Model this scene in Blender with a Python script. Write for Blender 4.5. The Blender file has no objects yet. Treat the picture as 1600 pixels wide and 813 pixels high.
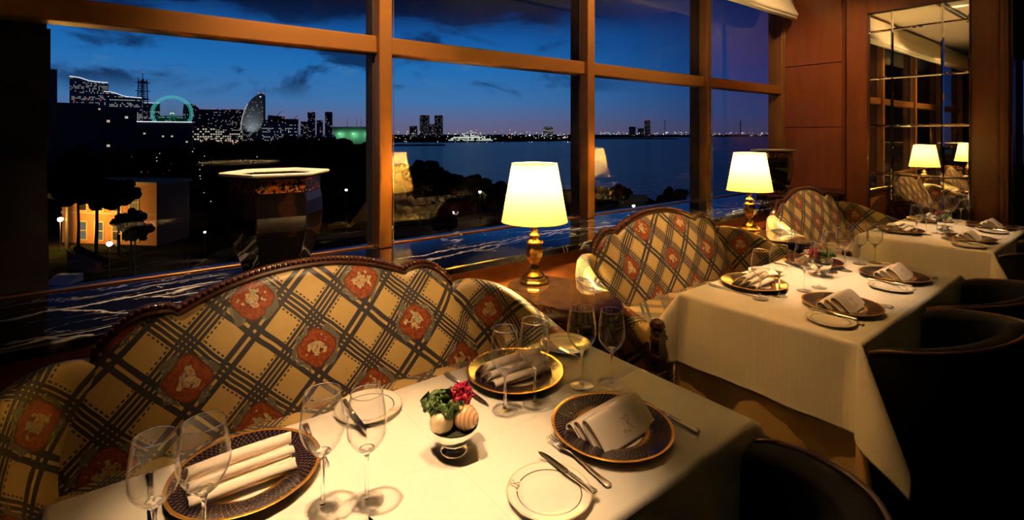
import bpy, math, random
from math import pi, sin, cos, radians, sqrt, hypot, atan2
from mathutils import Vector, Matrix

SC = bpy.context.scene
COL = SC.collection
rnd = random.Random(7)

# ------------------------------------------------------------------ camera
cam_d = bpy.data.cameras.new('camera')
cam = bpy.data.objects.new('camera', cam_d)
COL.objects.link(cam)
cam.location = (0, 0, 1.5)
cam.rotation_euler = (radians(90), 0, radians(-37.5))
cam_d.lens = 36 * 785 / 1600
cam_d.sensor_width = 36
cam_d.shift_y = -197.5 / 1600
cam_d.clip_start = 0.02
cam_d.clip_end = 30000
SC.camera = cam
SC.view_settings.view_transform = 'Standard'
SC.view_settings.look = 'None'
SC.view_settings.gamma = 1
SC.view_settings.use_curve_mapping = False
SC.view_settings.exposure = 0.0
SC.cycles.transparent_max_bounces = 48
SC.cycles.max_bounces = 8
SC.cycles.glossy_bounces = 5
SC.cycles.diffuse_bounces = 3
SC.cycles.caustics_reflective = False
SC.cycles.caustics_refractive = False
SC.cycles.sample_clamp_indirect = 200

# ------------------------------------------------------------------ node expression helper
class X:
    """a float socket (or number) with arithmetic"""
    nt = None
    def __init__(s, v): s.v = v
    @staticmethod
    def m(op, *a, clamp=False):
        n = X.nt.nodes.new('ShaderNodeMath'); n.operation = op; n.use_clamp = clamp
        for i, q in enumerate(a):
            q = q.v if isinstance(q, X) else q
            if isinstance(q, (int, float)): n.inputs[i].default_value = q
            else: X.nt.links.new(q, n.inputs[i])
        return X(n.outputs[0])
    def __add__(s, o): return X.m('ADD', s, o)
    __radd__ = __add__
    def __sub__(s, o): return X.m('SUBTRACT', s, o)
    def __rsub__(s, o): return X.m('SUBTRACT', o, s)
    def __mul__(s, o): return X.m('MULTIPLY', s, o)
    __rmul__ = __mul__
    def __truediv__(s, o): return X.m('DIVIDE', s, o)
    def __lt__(s, o): return X.m('LESS_THAN', s, o)
    def __gt__(s, o): return X.m('GREATER_THAN', s, o)
    def abs(s): return X.m('ABSOLUTE', s)
    def floor(s): return X.m('FLOOR', s)
    def fract(s): return X.m('FRACT', s)
    def sin(s): return X.m('SINE', s)
    def pow(s, e): return X.m('POWER', s, e)
    def max(s, o): return X.m('MAXIMUM', s, o)
    def min(s, o): return X.m('MINIMUM', s, o)
    def clamp(s): return X.m('ADD', s, 0.0, clamp=True)
    def step(s, lo, hi):
        n = X.nt.nodes.new('ShaderNodeMapRange'); n.interpolation_type = 'SMOOTHSTEP'
        X.nt.links.new(s.v, n.inputs[0]); n.inputs[1].default_value = lo; n.inputs[2].default_value = hi
        return X(n.outputs[0])

def new_mat(name):
    m = bpy.data.materials.new(name); m.use_nodes = True
    nt = m.node_tree; nt.nodes.clear(); X.nt = nt
    o = nt.nodes.new('ShaderNodeOutputMaterial')
    return m, nt, o
def setin(nt, sock, v):
    if isinstance(v, X): nt.links.new(v.v, sock)
    elif hasattr(v, 'is_output') and not isinstance(v, (int, float)): nt.links.new(v, sock)
    elif isinstance(v, (tuple, list)) and len(v) == 3 and sock.type == 'RGBA': sock.default_value = (*v, 1)
    else: sock.default_value = v
def pbsdf(nt, out, **kw):
    b = nt.nodes.new('ShaderNodeBsdfPrincipled')
    names = {'col': 'Base Color', 'rough': 'Roughness', 'metal': 'Metallic', 'ecol': 'Emission Color', 'estr': 'Emission Strength',
             'coat': 'Coat Weight', 'coatr': 'Coat Roughness', 'normal': 'Normal', 'sheen': 'Sheen Weight', 'spec': 'Specular IOR Level', 'ior': 'IOR', 'trans': 'Transmission Weight', 'sub': 'Subsurface Weight'}
    for k, v in kw.items(): setin(nt, b.inputs[names[k]], v)
    if out: nt.links.new(b.outputs[0], out.inputs[0])
    return b
def mix(a, b, f):
    nt = X.nt
    n = nt.nodes.new('ShaderNodeMix'); n.data_type = 'RGBA'
    setin(nt, n.inputs[0], f); setin(nt, n.inputs[6], a); setin(nt, n.inputs[7], b)
    return n.outputs[2]
def coords(kind='Object'):
    n = X.nt.nodes.new('ShaderNodeTexCoord'); return n.outputs[kind]
def sep(v):
    n = X.nt.nodes.new('ShaderNodeSeparateXYZ'); X.nt.links.new(v, n.inputs[0]); return [X(o) for o in n.outputs]
def comb(x, y, z=0.0):
    n = X.nt.nodes.new('ShaderNodeCombineXYZ')
    for i, q in enumerate((x, y, z)): setin(X.nt, n.inputs[i], q)
    return n.outputs[0]
def mapping(v, scale=(1, 1, 1), rot=(0, 0, 0), loc=(0, 0, 0)):
    n = X.nt.nodes.new('ShaderNodeMapping'); X.nt.links.new(v, n.inputs[0])
    n.inputs[1].default_value = loc; n.inputs[2].default_value = rot; n.inputs[3].default_value = scale
    return n.outputs[0]
def noise(v, scale, detail=3, rough=.5, dist=0.0):
    n = X.nt.nodes.new('ShaderNodeTexNoise'); X.nt.links.new(v, n.inputs['Vector'])
    n.inputs['Scale'].default_value = scale; n.inputs['Detail'].default_value = detail
    n.inputs['Roughness'].default_value = rough; n.inputs['Distortion'].default_value = dist
    return X(n.outputs[0])
def vor(v, scale, feature='F1', out=0):
    n = X.nt.nodes.new('ShaderNodeTexVoronoi'); X.nt.links.new(v, n.inputs['Vector']); n.feature = feature
    n.inputs['Scale'].default_value = scale
    return n.outputs[out]
def white(v):
    n = X.nt.nodes.new('ShaderNodeTexWhiteNoise'); n.noise_dimensions = '3D'; X.nt.links.new(v, n.inputs['Vector'])
    return X(n.outputs[0])
def ramp(x, stops):
    n = X.nt.nodes.new('ShaderNodeValToRGB'); setin(X.nt, n.inputs[0], x)
    e = n.color_ramp.elements
    while len(e) < len(stops): e.new(.5)
    for q, (p, c) in zip(e, stops): q.position = p; q.color = (*c, 1)
    return n.outputs[0]
def bump(h, strength=.3, dist=.01):
    n = X.nt.nodes.new('ShaderNodeBump'); n.inputs['Strength'].default_value = strength; n.inputs['Distance'].default_value = dist
    X.nt.links.new(h.v, n.inputs['Height']); return n.outputs[0]

# ------------------------------------------------------------------ world: dusk sky
w = bpy.data.worlds.new('dusk'); SC.world = w; w.use_nodes = True
nt = w.node_tree; nt.nodes.clear(); X.nt = nt
wo = nt.nodes.new('ShaderNodeOutputWorld'); bg = nt.nodes.new('ShaderNodeBackground')
nt.links.new(bg.outputs[0], wo.inputs[0])
dirv = coords('Generated'); dx, dy, dz = sep(dirv)
hl = X.m('SQRT', dx * dx + dy * dy)
# azimuth weight: 1 looking towards the city (left), 0 towards the open bay (right)
azl = ((dx * 0.12 + dy * 0.99) / hl).step(0.52, 0.93)
el = dz / hl
eln = (el / .42).clamp()
skyL = ramp(eln, [(0, (.15, .13, .22)), (.06, (.12, .15, .30)), (.15, (.055, .19, .45)), (.30, (.018, .17, .50)), (.45, (.008, .11, .40)), (.55, (.004, .030, .14)), (.64, (.002, .008, .035)), (1, (.001, .003, .012))])
skyR = ramp(eln, [(0, (.040, .042, .11)), (.08, (.018, .045, .16)), (.25, (.006, .030, .16)), (.45, (.006, .018, .11)), (.7, (.005, .009, .055)), (1, (.002, .005, .025))])
base = mix(skyR, skyL, azl)
cv = comb(dx / (dz + .16), dy / (dz + .16), 0.0)
az = X.m('ARCTAN2', dx, dy)
sv = comb(az * 1.0, el * 2.4, 0.0)
c1 = noise(mapping(sv, (1, 1, 1), (0, 0, 0), (4.3, 1.4, 0)), 5.5, 7, .58, .5)
cl = ((c1 + (az < -.35) * .0 + (0.0 - az - .10).clamp() * .30 + el.step(.19, .27) * .24).step(.50, .64) * el.step(.055, .10) * azl.step(.35, .9)).clamp()
cdark = mix(base, mix((.004, .014, .065), (.001, .003, .012), el.step(.18, .27)), cl * .85)
c2 = noise(mapping(sv, (1, 1, 1), (0, 0, 0), (1.3, 7.4, 0)), 9, 5, .6, .5)
cmix = mix(cdark, (.08, .22, .42), (c2.step(.56, .75) * el.step(.07, .12) * (1 - el.step(.15, .22)) * azl.step(.8, 1.0) * (1 - cl) * .55).clamp())
nt.links.new(cmix, bg.inputs[0]); bg.inputs[1].default_value = 1.0

# ------------------------------------------------------------------ lights of the room
def spot(name, loc, target, power, angle, blend, color=(1, .63, .32), size=.03):
    l = bpy.data.lights.new(name, 'SPOT'); l.energy = power; l.spot_size = radians(angle); l.spot_blend = blend
    l.color = color; l.shadow_soft_size = size
    o = bpy.data.objects.new(name, l); COL.objects.link(o); o.location = loc
    d = Vector(target) - Vector(loc); o.rotation_euler = d.to_track_quat('-Z', 'Y').to_euler()
    return o
CEIL = 3.35
for L_, T_, P_, A_ in [
        ((.05, 1.15), (.40, .95, .75), 370, 28), ((.72, 1.10), (.46, .98, .75), 190, 27),      # nearest table
        ((2.5, 1.25), (2.82, 1.24, .75), 230, 30), ((3.2, 1.2), (2.86, 1.24, .75), 230, 30),    # middle table
        ((4.8, 1.2), (5.05, 1.2, .75), 150, 32), ((5.3, 1.2), (5.1, 1.2, .75), 110, 32),        # farthest table
        ((.85, .80), (.80, 2.14, .90), 330, 29), ((2.8, .80), (2.80, 2.12, .88), 340, 30), ((5.0, .8), (4.98, 2.1, .85), 240, 32),   # sofas
        ((.50, 2.25), (.42, 2.5, .8), 260, 34),                                               # planter and ledge
        ((1.45, 1.45), (2.12, 1.05, .5), 165, 26), ((3.72, 1.4), (4.36, 1.05, .5), 100, 26),     # table ends: extra spots added to turn the hanging cloth golden
        ((.95, 1.75), (.95, 2.98, 1.8), 330, 62), ((3.0, 1.75), (3.0, 2.98, 1.8), 150, 70),      # window frames
        ((5.3, 1.7), (5.75, 2.75, 3.0), 60, 80), ((3.6, 1.7), (3.6, 2.75, 3.0), 70, 90), ((5.5, 1.5), (6.6, 2.4, 1.9), 110, 70)]:  # blind, panelling
    spot('downlight_spot', (*L_, CEIL - .03), T_, P_, A_, 1.0, (1, .52, .16) if A_ == 26 else (1, .63, .32))

# ------------------------------------------------------------------ mesh helpers
def link(name, verts, faces, mat, parent=None, smooth=False, uvs=None, loc=None):
    me = bpy.data.meshes.new(name); me.from_pydata(verts, [], faces); me.update()
    if uvs is not None:
        ul = me.uv_layers.new(name='UVMap')
        for lp in me.loops: ul.data[lp.index].uv = uvs[lp.vertex_index]
    if smooth:
        for p in me.polygons: p.use_smooth = True
    o = bpy.data.objects.new(name, me); COL.objects.link(o)
    if mat: me.materials.append(mat)
    if parent: o.parent = parent
    if loc: o.location = loc
    return o
class MB:
    def __init__(s): s.v = []; s.f = []
    def add(s, v, f):
        b = len(s.v); s.v += [tuple(q) for q in v]; s.f += [tuple(i + b for i in q) for q in f]; return s
    def box(s, x0, x1, y0, y1, z0, z1, bev=0.0):
        if bev <= 0:
            return s.add([(x0, y0, z0), (x1, y0, z0), (x1, y1, z0), (x0, y1, z0), (x0, y0, z1), (x1, y0, z1), (x1, y1, z1), (x0, y1, z1)],
                         [(0, 3, 2, 1), (4, 5, 6, 7), (0, 1, 5, 4), (1, 2, 6, 5), (2, 3, 7, 6), (3, 0, 4, 7)])
        b = bev; rings = []
        for z, i in ((z0, b), (z0 + b, 0), (z1 - b, 0), (z1, b)):
            rings.append([(x0 + i + b, y0 + i, z), (x1 - i - b, y0 + i, z), (x1 - i, y0 + i + b, z), (x1 - i, y1 - i - b, z),
                          (x1 - i - b, y1 - i, z), (x0 + i + b, y1 - i, z), (x0 + i, y1 - i - b, z), (x0 + i, y0 + i + b, z)])
        return s.loft(rings, True, True)
    def loft(s, rings, closed=True, caps=False):
        n = len(rings[0]); v = [q for r in rings for q in r]; f = []
        for i in range(len(rings) - 1):
            for j in range(n if closed else n - 1):
                k = (j + 1) % n
                f.append((i * n + j, i * n + k, (i + 1) * n + k, (i + 1) * n + j))
        if caps:
            f.append(tuple(reversed(range(n)))); f.append(tuple((len(rings) - 1) * n + j for j in range(n)))
        return s.add(v, f)
    def lathe(s, prof, n=24, c=(0, 0, 0), a0=0.0, caps=False):
        rings = [[(c[0] + r * cos(a0 + 2 * pi * j / n), c[1] + r * sin(a0 + 2 * pi * j / n), c[2] + z) for j in range(n)] for r, z in prof]
        return s.loft(rings, True, caps)
    def tube(s, path, r, n=8, caps=True, flat=1.0):
        P = [Vector(p) for p in path]; rings = []
        up = Vector((0, 0, 1)); prev = None
        for i, p in enumerate(P):
            t = (P[min(i + 1, len(P) - 1)] - P[max(i - 1, 0)]).normalized()
            a = t.cross(up if prev is None else prev)
            if prev is not None: a = prev - t * prev.dot(t)
            elif a.length < 1e-3: a = t.cross(Vector((1, 0, 0)))
            a.normalize(); prev = a; b = t.cross(a)
            rr = r[i] if isinstance(r, (list, tuple)) else r
            rings.append([tuple(p + a * (rr * cos(2 * pi * j / n)) + b * (rr * flat * sin(2 * pi * j / n))) for j in range(n)])
        return s.loft(rings, True, caps)
    def ball(s, c, r, n=10, m=6, sc=(1, 1, 1)):
        v = [(c[0], c[1], c[2] - r * sc[2])]; f = []
        for i in range(1, m):
            th = pi * i / m
            for j in range(n): v.append((c[0] + r * sc[0] * sin(th) * cos(2 * pi * j / n), c[1] + r * sc[1] * sin(th) * sin(2 * pi * j / n), c[2] - r * sc[2] * cos(th)))
        v.append((c[0], c[1], c[2] + r * sc[2])); L = len(v) - 1
        for j in range(n):
            k = (j + 1) % n
            f.append((0, 1 + k, 1 + j)); f.append((L, L - n + j, L - n + k))
            for i in range(m - 2): f.append((1 + i * n + j, 1 + i * n + k, 1 + (i + 1) * n + k, 1 + (i + 1) * n + j))
        return s.add(v, f)
    def prism(s, pts, z0, z1):
        n = len(pts)
        return s.loft([[(x, y, z0) for x, y in pts], [(x, y, z1) for x, y in pts]], True, True)
    def xf(s, M):
        s.v = [tuple(M @ Vector(q)) for q in s.v]; return s
    def build(s, name, mat, parent=None, smooth=False, loc=None):
        return link(name, s.v, s.f, mat, parent, smooth, None, loc)
def auto_smooth(o, ang=40):
    me = o.data
    try:
        for p in me.polygons: p.use_smooth = True
        me.set_sharp_from_angle(angle=radians(ang))
    except Exception: pass
    return o
def tag(o, label=None, cat=None, group=None, kind=None):
    if label: o['label'] = label
    if cat: o['category'] = cat
    if group: o['group'] = group
    if kind: o['kind'] = kind
    return o
def empty(name, loc=(0, 0, 0), rz=0.0):
    o = bpy.data.objects.new(name, None); COL.objects.link(o); o.location = loc; o.rotation_euler = (0, 0, rz); o.empty_display_size = .05
    return o
def thing(name, label, cat, loc=(0, 0, 0), rz=0.0, group=None): return tag(empty(name, loc, rz), label, cat, group)
def dup(root, loc=None, rz=None, label=None, group=None):
    def cp(o, parent):
        c = o.copy(); COL.objects.link(c); c.parent = parent
        for ch in kids.get(o.name, []): cp(ch, c)
        return c
    kids = {}
    stack = [root]
    while stack:
        q = stack.pop(); kids[q.name] = list(q.children); stack += q.children
    c = cp(root, None)
    if loc is not None: c.location = loc
    if rz is not None: c.rotation_euler = (0, 0, rz)
    if label: c['label'] = label
    if group: c['group'] = group
    return c
def smoothpath(pts, n=8, closed=False):
    P = [Vector(p) for p in pts]; out = []
    L = len(P)
    for i in range(L if closed else L - 1):
        p0 = P[(i - 1) % L] if closed or i > 0 else P[0]; p1 = P[i]; p2 = P[(i + 1) % L]; p3 = P[(i + 2) % L] if closed or i + 2 < L else P[-1]
        for k in range(n):
            t = k / n
            out.append(.5 * ((2 * p1) + (p2 - p0) * t + (2 * p0 - 5 * p1 + 4 * p2 - p3) * t * t + (3 * p1 - p0 - 3 * p2 + p3) * t ** 3))
    if not closed: out.append(P[-1])
    return out

# ------------------------------------------------------------------ materials
def simple(name, col, rough=.5, metal=0.0, **kw):
    m, nt, o = new_mat(name); pbsdf(nt, o, col=col, rough=rough, metal=metal, **kw); return m
def wood(name, a, b, rough=.35, scale=(1, 1, 8), coat=.3, grain=9.0):
    m, nt, o = new_mat(name); v = mapping(coords('Object'), scale)
    n1 = noise(v, grain, 6, .6, .6); n2 = noise(v, grain * 6, 3, .6)
    c = mix(a, b, (n1.step(.3, .7) * .7 + n2 * .3).clamp())
    pbsdf(nt, o, col=c, rough=rough, coat=coat, coatr=.15); return m
def emit(name, col, s):
    m, nt, o = new_mat(name); e = nt.nodes.new('ShaderNodeEmission'); e.inputs[0].default_value = (*col, 1); e.inputs[1].default_value = s
    nt.links.new(e.outputs[0], o.inputs[0]); return m
def thin_glass(name, f0=.04, tint=(1, 1, 1), rough=0.0, power=5.0):
    m, nt, o = new_mat(name)
    lw = nt.nodes.new('ShaderNodeLayerWeight'); lw.inputs[0].default_value = .5
    f = X(lw.outputs['Facing']).pow(power) * (1 - f0) + f0
    t = nt.nodes.new('ShaderNodeBsdfTransparent'); t.inputs[0].default_value = (*tint, 1)
    g = nt.nodes.new('ShaderNodeBsdfGlossy'); g.inputs['Roughness'].default_value = rough
    mx = nt.nodes.new('ShaderNodeMixShader'); nt.links.new(f.v, mx.inputs[0])
    nt.links.new(t.outputs[0], mx.inputs[1]); nt.links.new(g.outputs[0], mx.inputs[2]); nt.links.new(mx.outputs[0], o.inputs[0])
    return m
M = {}
M['panel'] = wood('cherry panelling', (.30, .085, .022), (.22, .058, .014), .32, (1.4, 1.4, .16), .25, 8)
M['panel_dark'] = wood('dark cherry', (.17, .048, .014), (.12, .03, .009), .35, (1.4, 1.4, .16), .2, 8)
M['mahog'] = wood('dark mahogany', (.075, .024, .010), (.035, .011, .006), .22, (2, 2, 2), .6, 10)
M['bead'] = wood('polished mahogany', (.115, .034, .012), (.07, .02, .008), .2, (2, 2, 2), .7, 10)
M['black'] = simple('black wood', (.012, .010, .010), .35)
M['bronze'] = simple('bronze window metal', (.36, .150, .036), .36, .5)
M['bronze_d'] = simple('dark window gasket', (.02, .014, .012), .6)
M['ceiling'] = simple('ceiling paint', (.72, .62, .45), .8)
M['slot'] = simple('dark ceiling slot', (.03, .025, .02), .7)
M['carpet'] = simple('dark carpet', (.02, .012, .010), .95)
M['darkwall'] = simple('dark wall', (.05, .025, .018), .7)
M['brass'] = simple('aged brass', (.62, .40, .14), .26, 1.0)
M['silver'] = simple('polished silver', (.90, .87, .82), .17, 1.0)
M['steel'] = simple('knife steel', (.55, .56, .58), .14, 1.0)
M['white_china'] = simple('white china', (.86, .82, .74), .12, coat=.5, coatr=.05)
M['leather'] = simple('near-black chair leather', (.0035, .003, .003), .65, spec=.12)
M['chairtrim'] = wood('chair rail wood', (.11, .028, .010), (.07, .017, .007), .5, (2, 2, 2), .15, 10)
M['pane'] = thin_glass('window glass', .07)
M['wine'] = thin_glass('wine glass shell', .04, (.98, .98, .98), 0.0, 3.8)
m, nt, o = new_mat('solid crystal'); g = nt.nodes.new('ShaderNodeBsdfGlass'); g.inputs['IOR'].default_value = 1.48; g.inputs['Roughness'].default_value = 0
nt.links.new(g.outputs[0], o.inputs[0]); M['crystal'] = m
m, nt, o = new_mat('mirror'); g = nt.nodes.new('ShaderNodeBsdfGlossy'); g.inputs[0].default_value = (.86, .84, .78, 1); g.inputs['Roughness'].default_value = 0.0
nt.links.new(g.outputs[0], o.inputs[0]); M['mirror'] = m
# marble
m, nt, o = new_mat('black marble'); P_ = coords('Object')
wv = noise(P_, 1.3, 5, .6); px, py, pz = sep(P_)
pa = mapping(comb(px + (wv - .5) * .55, py * 1.0 + (wv - .5) * .30, pz), (.55, 1.9, 1), (0, 0, .10))
v1 = (noise(pa, 1.15, 4, .55) - .5).abs()
v2 = (noise(mapping(pa, (1, 1, 1), (0, 0, .5), (3.1, 1.2, 0)), 2.4, 5, .6) - .5).abs()
crk = lambda x0, y0, k, wd, x1, x2: (1 - ((py - (px - x0) * k - y0 + (noise(mapping(P_, (1, 1, 1), (0, 0, 0), (x0, 0, 0)), 5, 5, .65) - .5) * .16).abs()).step(wd * .3, wd)) * (px > x1) * (px < x2)
bold = crk(-.4, 2.66, .09, .016, -1.2, .36).max(crk(-.25, 2.72, -1.0, .012, -.25, .15)).max(crk(.9, 2.42, .16, .016, .8, 2.66)).max(crk(2.5, 2.70, -.35, .014, 2.2, 4.0)).max(crk(1.5, 2.62, .05, .009, 1.2, 2.4))
msk = noise(mapping(P_, (1, 1, 1), (0, 0, 0), (5, 2, 0)), 1.6, 2).step(.44, .60)
spk = noise(P_, 55, 3, .7).step(.66, .74)
veins = ((1 - v1.step(.001, .009)) * msk + (1 - v2.step(.001, .006)) * msk * .5 + spk * msk * .35 + bold * .9).clamp()
pbsdf(nt, o, col=mix((.006, .006, .008), (.72, .70, .66), veins), rough=.07, coat=.0, ior=1.6); M['marble'] = m
# lamp shade
m, nt, o = new_mat('lamp shade cloth'); d = nt.nodes.new('ShaderNodeBsdfDiffuse'); t = nt.nodes.new('ShaderNodeBsdfTranslucent')
nn = noise(mapping(coords('Object'), (1, 1, .15)), 60, 3)
cc = mix((.40, .275, .075), (.37, .245, .062), nn)
nt.links.new(cc, d.inputs[0]); nt.links.new(cc, t.inputs[0])
mx = nt.nodes.new('ShaderNodeMixShader'); mx.inputs[0].default_value = .6
nt.links.new(d.outputs[0], mx.inputs[1]); nt.links.new(t.outputs[0], mx.inputs[2]); nt.links.new(mx.outputs[0], o.inputs[0]); M['shade'] = m
M['shade_trim'] = simple('shade binding', (.70, .52, .22), .7)
# linen
def linen(name, col, stripes=False, crs=False):
    m, nt, o = new_mat(name); uv = coords('UV'); u, v, _ = sep(uv)
    n = noise(uv, 700, 2); n2 = noise(uv, 9, 3)
    c = mix(col, tuple(q * .86 for q in col), n2.step(.3, .7) * .25)
    crease = (1 - v.abs().step(0, .006)).max(1 - u.abs().step(0, .006)) if crs else (u * 0.0)
    kw = {}
    if stripes:
        s = ((v * 330).sin()).step(-.3, .3) * (u.abs() > .72) + ((u * 330).sin()).step(-.3, .3) * (v.abs() > .37) * (u.abs() < .72)
        c = mix(c, tuple(q * .84 for q in col), s * .16)
    pbsdf(nt, o, col=c, rough=.75, sheen=.15, normal=bump(n * .4 + n2 * 1.5 + crease * 1.2, .3, .004)); return m
M['cloth'] = linen('white tablecloth', (.80, .75, .66), True, True)
M['under'] = linen('gold undercloth', (.56, .36, .13))
M['napkin'] = linen('napkin linen', (.80, .69, .58))
M['embroid'] = simple('napkin embroidery', (.60, .50, .40), .6)
M['blind'] = linen('cream blind', (.78, .68, .46))
# sofa fabric
def fabric():
    m, nt, o = new_mat('plaid rose fabric'); u, v, _ = sep(coords('UV'))
    uv = coords('UV')
    wob = (noise(uv, 5, 2) - .5) * .015
    a = (u + .195 + wob) / .415; b = (v - .883 + wob) / .40
    p = a + b; q = a - b
    def dist_to(t, c):   # signed distance of fract(t) to c in [-.5,.5]
        return (t - c + .5).fract() - .5
    def stripes(t, c4, c2):
        d4 = dist_to(t, c4); d2 = dist_to(t, c2)
        s4 = ((d4.abs()) < .103) * ((((d4 + .103) / .0549).fract()) < .68)
        s2 = ((d2.abs()) < .080) * ((d2.abs()) > .018)
        return s4.max(s2), d4, d2
    sp, p4, p2 = stripes(p, .25, -.25); sq, q4, q2 = stripes(q, -.25, .25)
    hatch = ((u * 1500 + v * 1500).sin() * .12)
    def dash(d, along): return (((d.abs() - .125).abs()) < .010) * ((along * 17).fract() < .55)
    insq_p = ((q4.abs()) > .12) * ((q2.abs()) > .085); insq_q = ((p4.abs()) > .12) * ((p2.abs()) > .085)
    dd = (dash(p4, q) * insq_p).max(dash(q4, p) * insq_q)
    dark = sp.max(sq).max(dd)
    nz = noise(uv, 30, 3)
    cream = mix((.62, .43, .16), (.52, .34, .11), nz)
    col = mix(cream, mix((.015, .016, .026), (.045, .046, .060), noise(mapping(uv, (1, 1, 1)), 260, 2)), dark * .97)
    # roses: rounded, ragged medallions at the lattice points
    dp = (p + .5).fract() - .5; dq = (q + .5).fract() - .5
    wn = noise(uv, 34, 3, .6); wn2 = noise(uv, 70, 2)
    r = X.m('SQRT', dp * dp + dq * dq)
    rs = dp.abs().pow(4) + dq.abs().pow(4)
    rsq = rs.pow(1 / 4.0) + (wn - .5) * .085
    leafn = noise(uv, 22, 2, .5)
    leaf = ((r + (leafn - .5) * .28) < .285)
    lc = mix((.15, .135, .10), (.09, .085, .075), ((wn2 * 9).sin()).step(-.2, .5))
    lc = mix(lc, (.36, .33, .25), ((leafn - .5).abs()) < .012)
    ang_mask = ((dp + dq).abs() > .13) * 1.0
    col = mix(col, lc, leaf * ang_mask)
    rose = rsq < .205
    pet = noise(mapping(uv, (1, 1, 1), (0, 0, .6)), 46, 1, .5)
    pn = (pet - .5).abs()
    rc = mix((.36, .088, .016), (.23, .045, .011), wn2.step(.4, .6))
    rc = mix(rc, (.17, .022, .012), (((rsq * 26).sin() + (wn2 - .5) * 2) > .72) * (rsq > .05))
    inner = (rsq + (pet - .5) * .30) < .092
    inner2 = (rsq + (pet - .5) * .30) < .055
    hl = mix((.66, .52, .20), (.42, .41, .27), wn2.step(.45, .55))
    rc = mix(rc, mix(hl, (.30, .05, .02), pn < .018), inner * ((dp - dq) > -.14))
    rc = mix(rc, (.30, .035, .02), (pn < .014) * (rsq < .15))
    rc = mix(rc, (.55, .20, .05), inner2 * (wn2 < .45))
    col = mix(col, rc, rose)
    edge = ((rsq - .205).abs()) < .008
    col = mix(col, (.14, .03, .015), edge)
    h = noise(uv, 900, 2)
    pbsdf(nt, o, col=col, rough=.42, sheen=.1, spec=.45, coat=.08, coatr=.3, normal=bump(h, .12, .002)); return m
M['fabric'] = fabric()
# charger plate
def charger():
    m, nt, o = new_mat('gold and navy charger'); x, y, z = sep(coords('Object'))
    r = X.m('SQRT', x * x + y * y); th = X.m('ARCTAN2', y, x)
    k1 = ((th * 38 + r * 170).sin()); k2 = ((th * 38 - r * 170).sin())
    lat = ((k1 * k2).abs()).step(.02, .14)
    navy = mix((.17, .085, .03), (.004, .005, .018), lat)
    gold_f = ((r > .0755) * (r < .0925)).max((r > .1435) * 1.0).max((r > .0955) * (r < .0965))
    rim = (r > .0925) * (r < .1435)
    col = mix((.80, .76, .68), navy, rim)
    col = mix(col, (.80, .42, .09), gold_f)
    pbsdf(nt, o, col=col, metal=gold_f * .75, rough=.22, coat=.15, coatr=.04); return m
M['charger'] = charger()
def bread():
    m, nt, o = new_mat('bread plate china'); x, y, z = sep(coords('Object'))
    r = X.m('SQRT', x * x + y * y); th = X.m('ARCTAN2', y, x)
    line = (((r - .0665).abs()) < .0012) * (((th - 2.25).abs()) > .24)
    line2 = (((r - .0865).abs()) < .0010)
    col = mix((.84, .79, .70), (.22, .14, .07), line)
    col = mix(col, (.7, .5, .2), line2)
    pbsdf(nt, o, col=col, metal=line * .6, rough=.13, coat=.5, coatr=.05); return m
M['bread'] = bread()
M['goldline'] = simple('gold monogram', (.50, .33, .13), .3, .8)
# vase lacquer with floral bands
m, nt, o = new_mat('black lacquer with floral bands'); P_ = coords('Object'); px, py, pz = sep(P_)
fl = noise(P_, 55, 3, .6); fl2 = X(vor(P_, 60)); fl3 = noise(P_, 24, 2)
floral = mix(mix((.02, .016, .012), (.42, .10, .02), fl.step(.47, .53)), (.52, .42, .17), (fl2 < .22) * 1.0)
floral = mix(floral, (.03, .10, .05), fl3.step(.58, .62))
band = ((pz > .395) * (pz < .452)).max((pz > .012) * (pz < .047))
blot = noise(mapping(P_, (1, 1, 1.2)), 7, 4, .6).step(.60, .66) * (pz < .18) * (pz > .05)
side = noise(mapping(P_, (1, 1, .5)), 9, 3).step(.56, .62) * (pz > .2) * (pz < .40)
col = mix(mix(mix((.010, .008, .008), (.16, .13, .11), blot), (.16, .045, .012), side * .2), floral, band)
pbsdf(nt, o, col=col, rough=.12, coat=.6, coatr=.05); M['vase'] = m
M['vase_rim'] = simple('ivory rim', (.84, .80, .70), .3)
# shells, leaf, flower
m, nt, o = new_mat('cream shell'); u, v, _ = sep(coords('UV'))
pbsdf(nt, o, col=mix((.80, .66, .42), (.70, .48, .25), ((u * 5.0 * 6.283).sin()).step(.2, .9) * .6), rough=.3, coat=.3); M['shell_a'] = m
m, nt, o = new_mat('tan banded shell'); u, v, _ = sep(coords('UV'))
pbsdf(nt, o, col=mix((.72, .45, .25), (.46, .22, .10), ((u * 9.0 * 6.283).sin()).step(.0, .9) * .8), rough=.25, coat=.4); M['shell_b'] = m
m, nt, o = new_mat('leaf green'); n = noise(coords('Object'), 60, 3)
pbsdf(nt, o, col=mix((.10, .17, .035), (.05, .09, .02), n), rough=.5); M['leaf'] = m
m, nt, o = new_mat('magenta petals'); n = noise(coords('Object'), 90, 2)
pbsdf(nt, o, col=mix((.55, .012, .07), (.36, .004, .04), n), rough=.5); M['petal'] = m
M['soil'] = simple('dark moss', (.03, .03, .015), .9)

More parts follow.
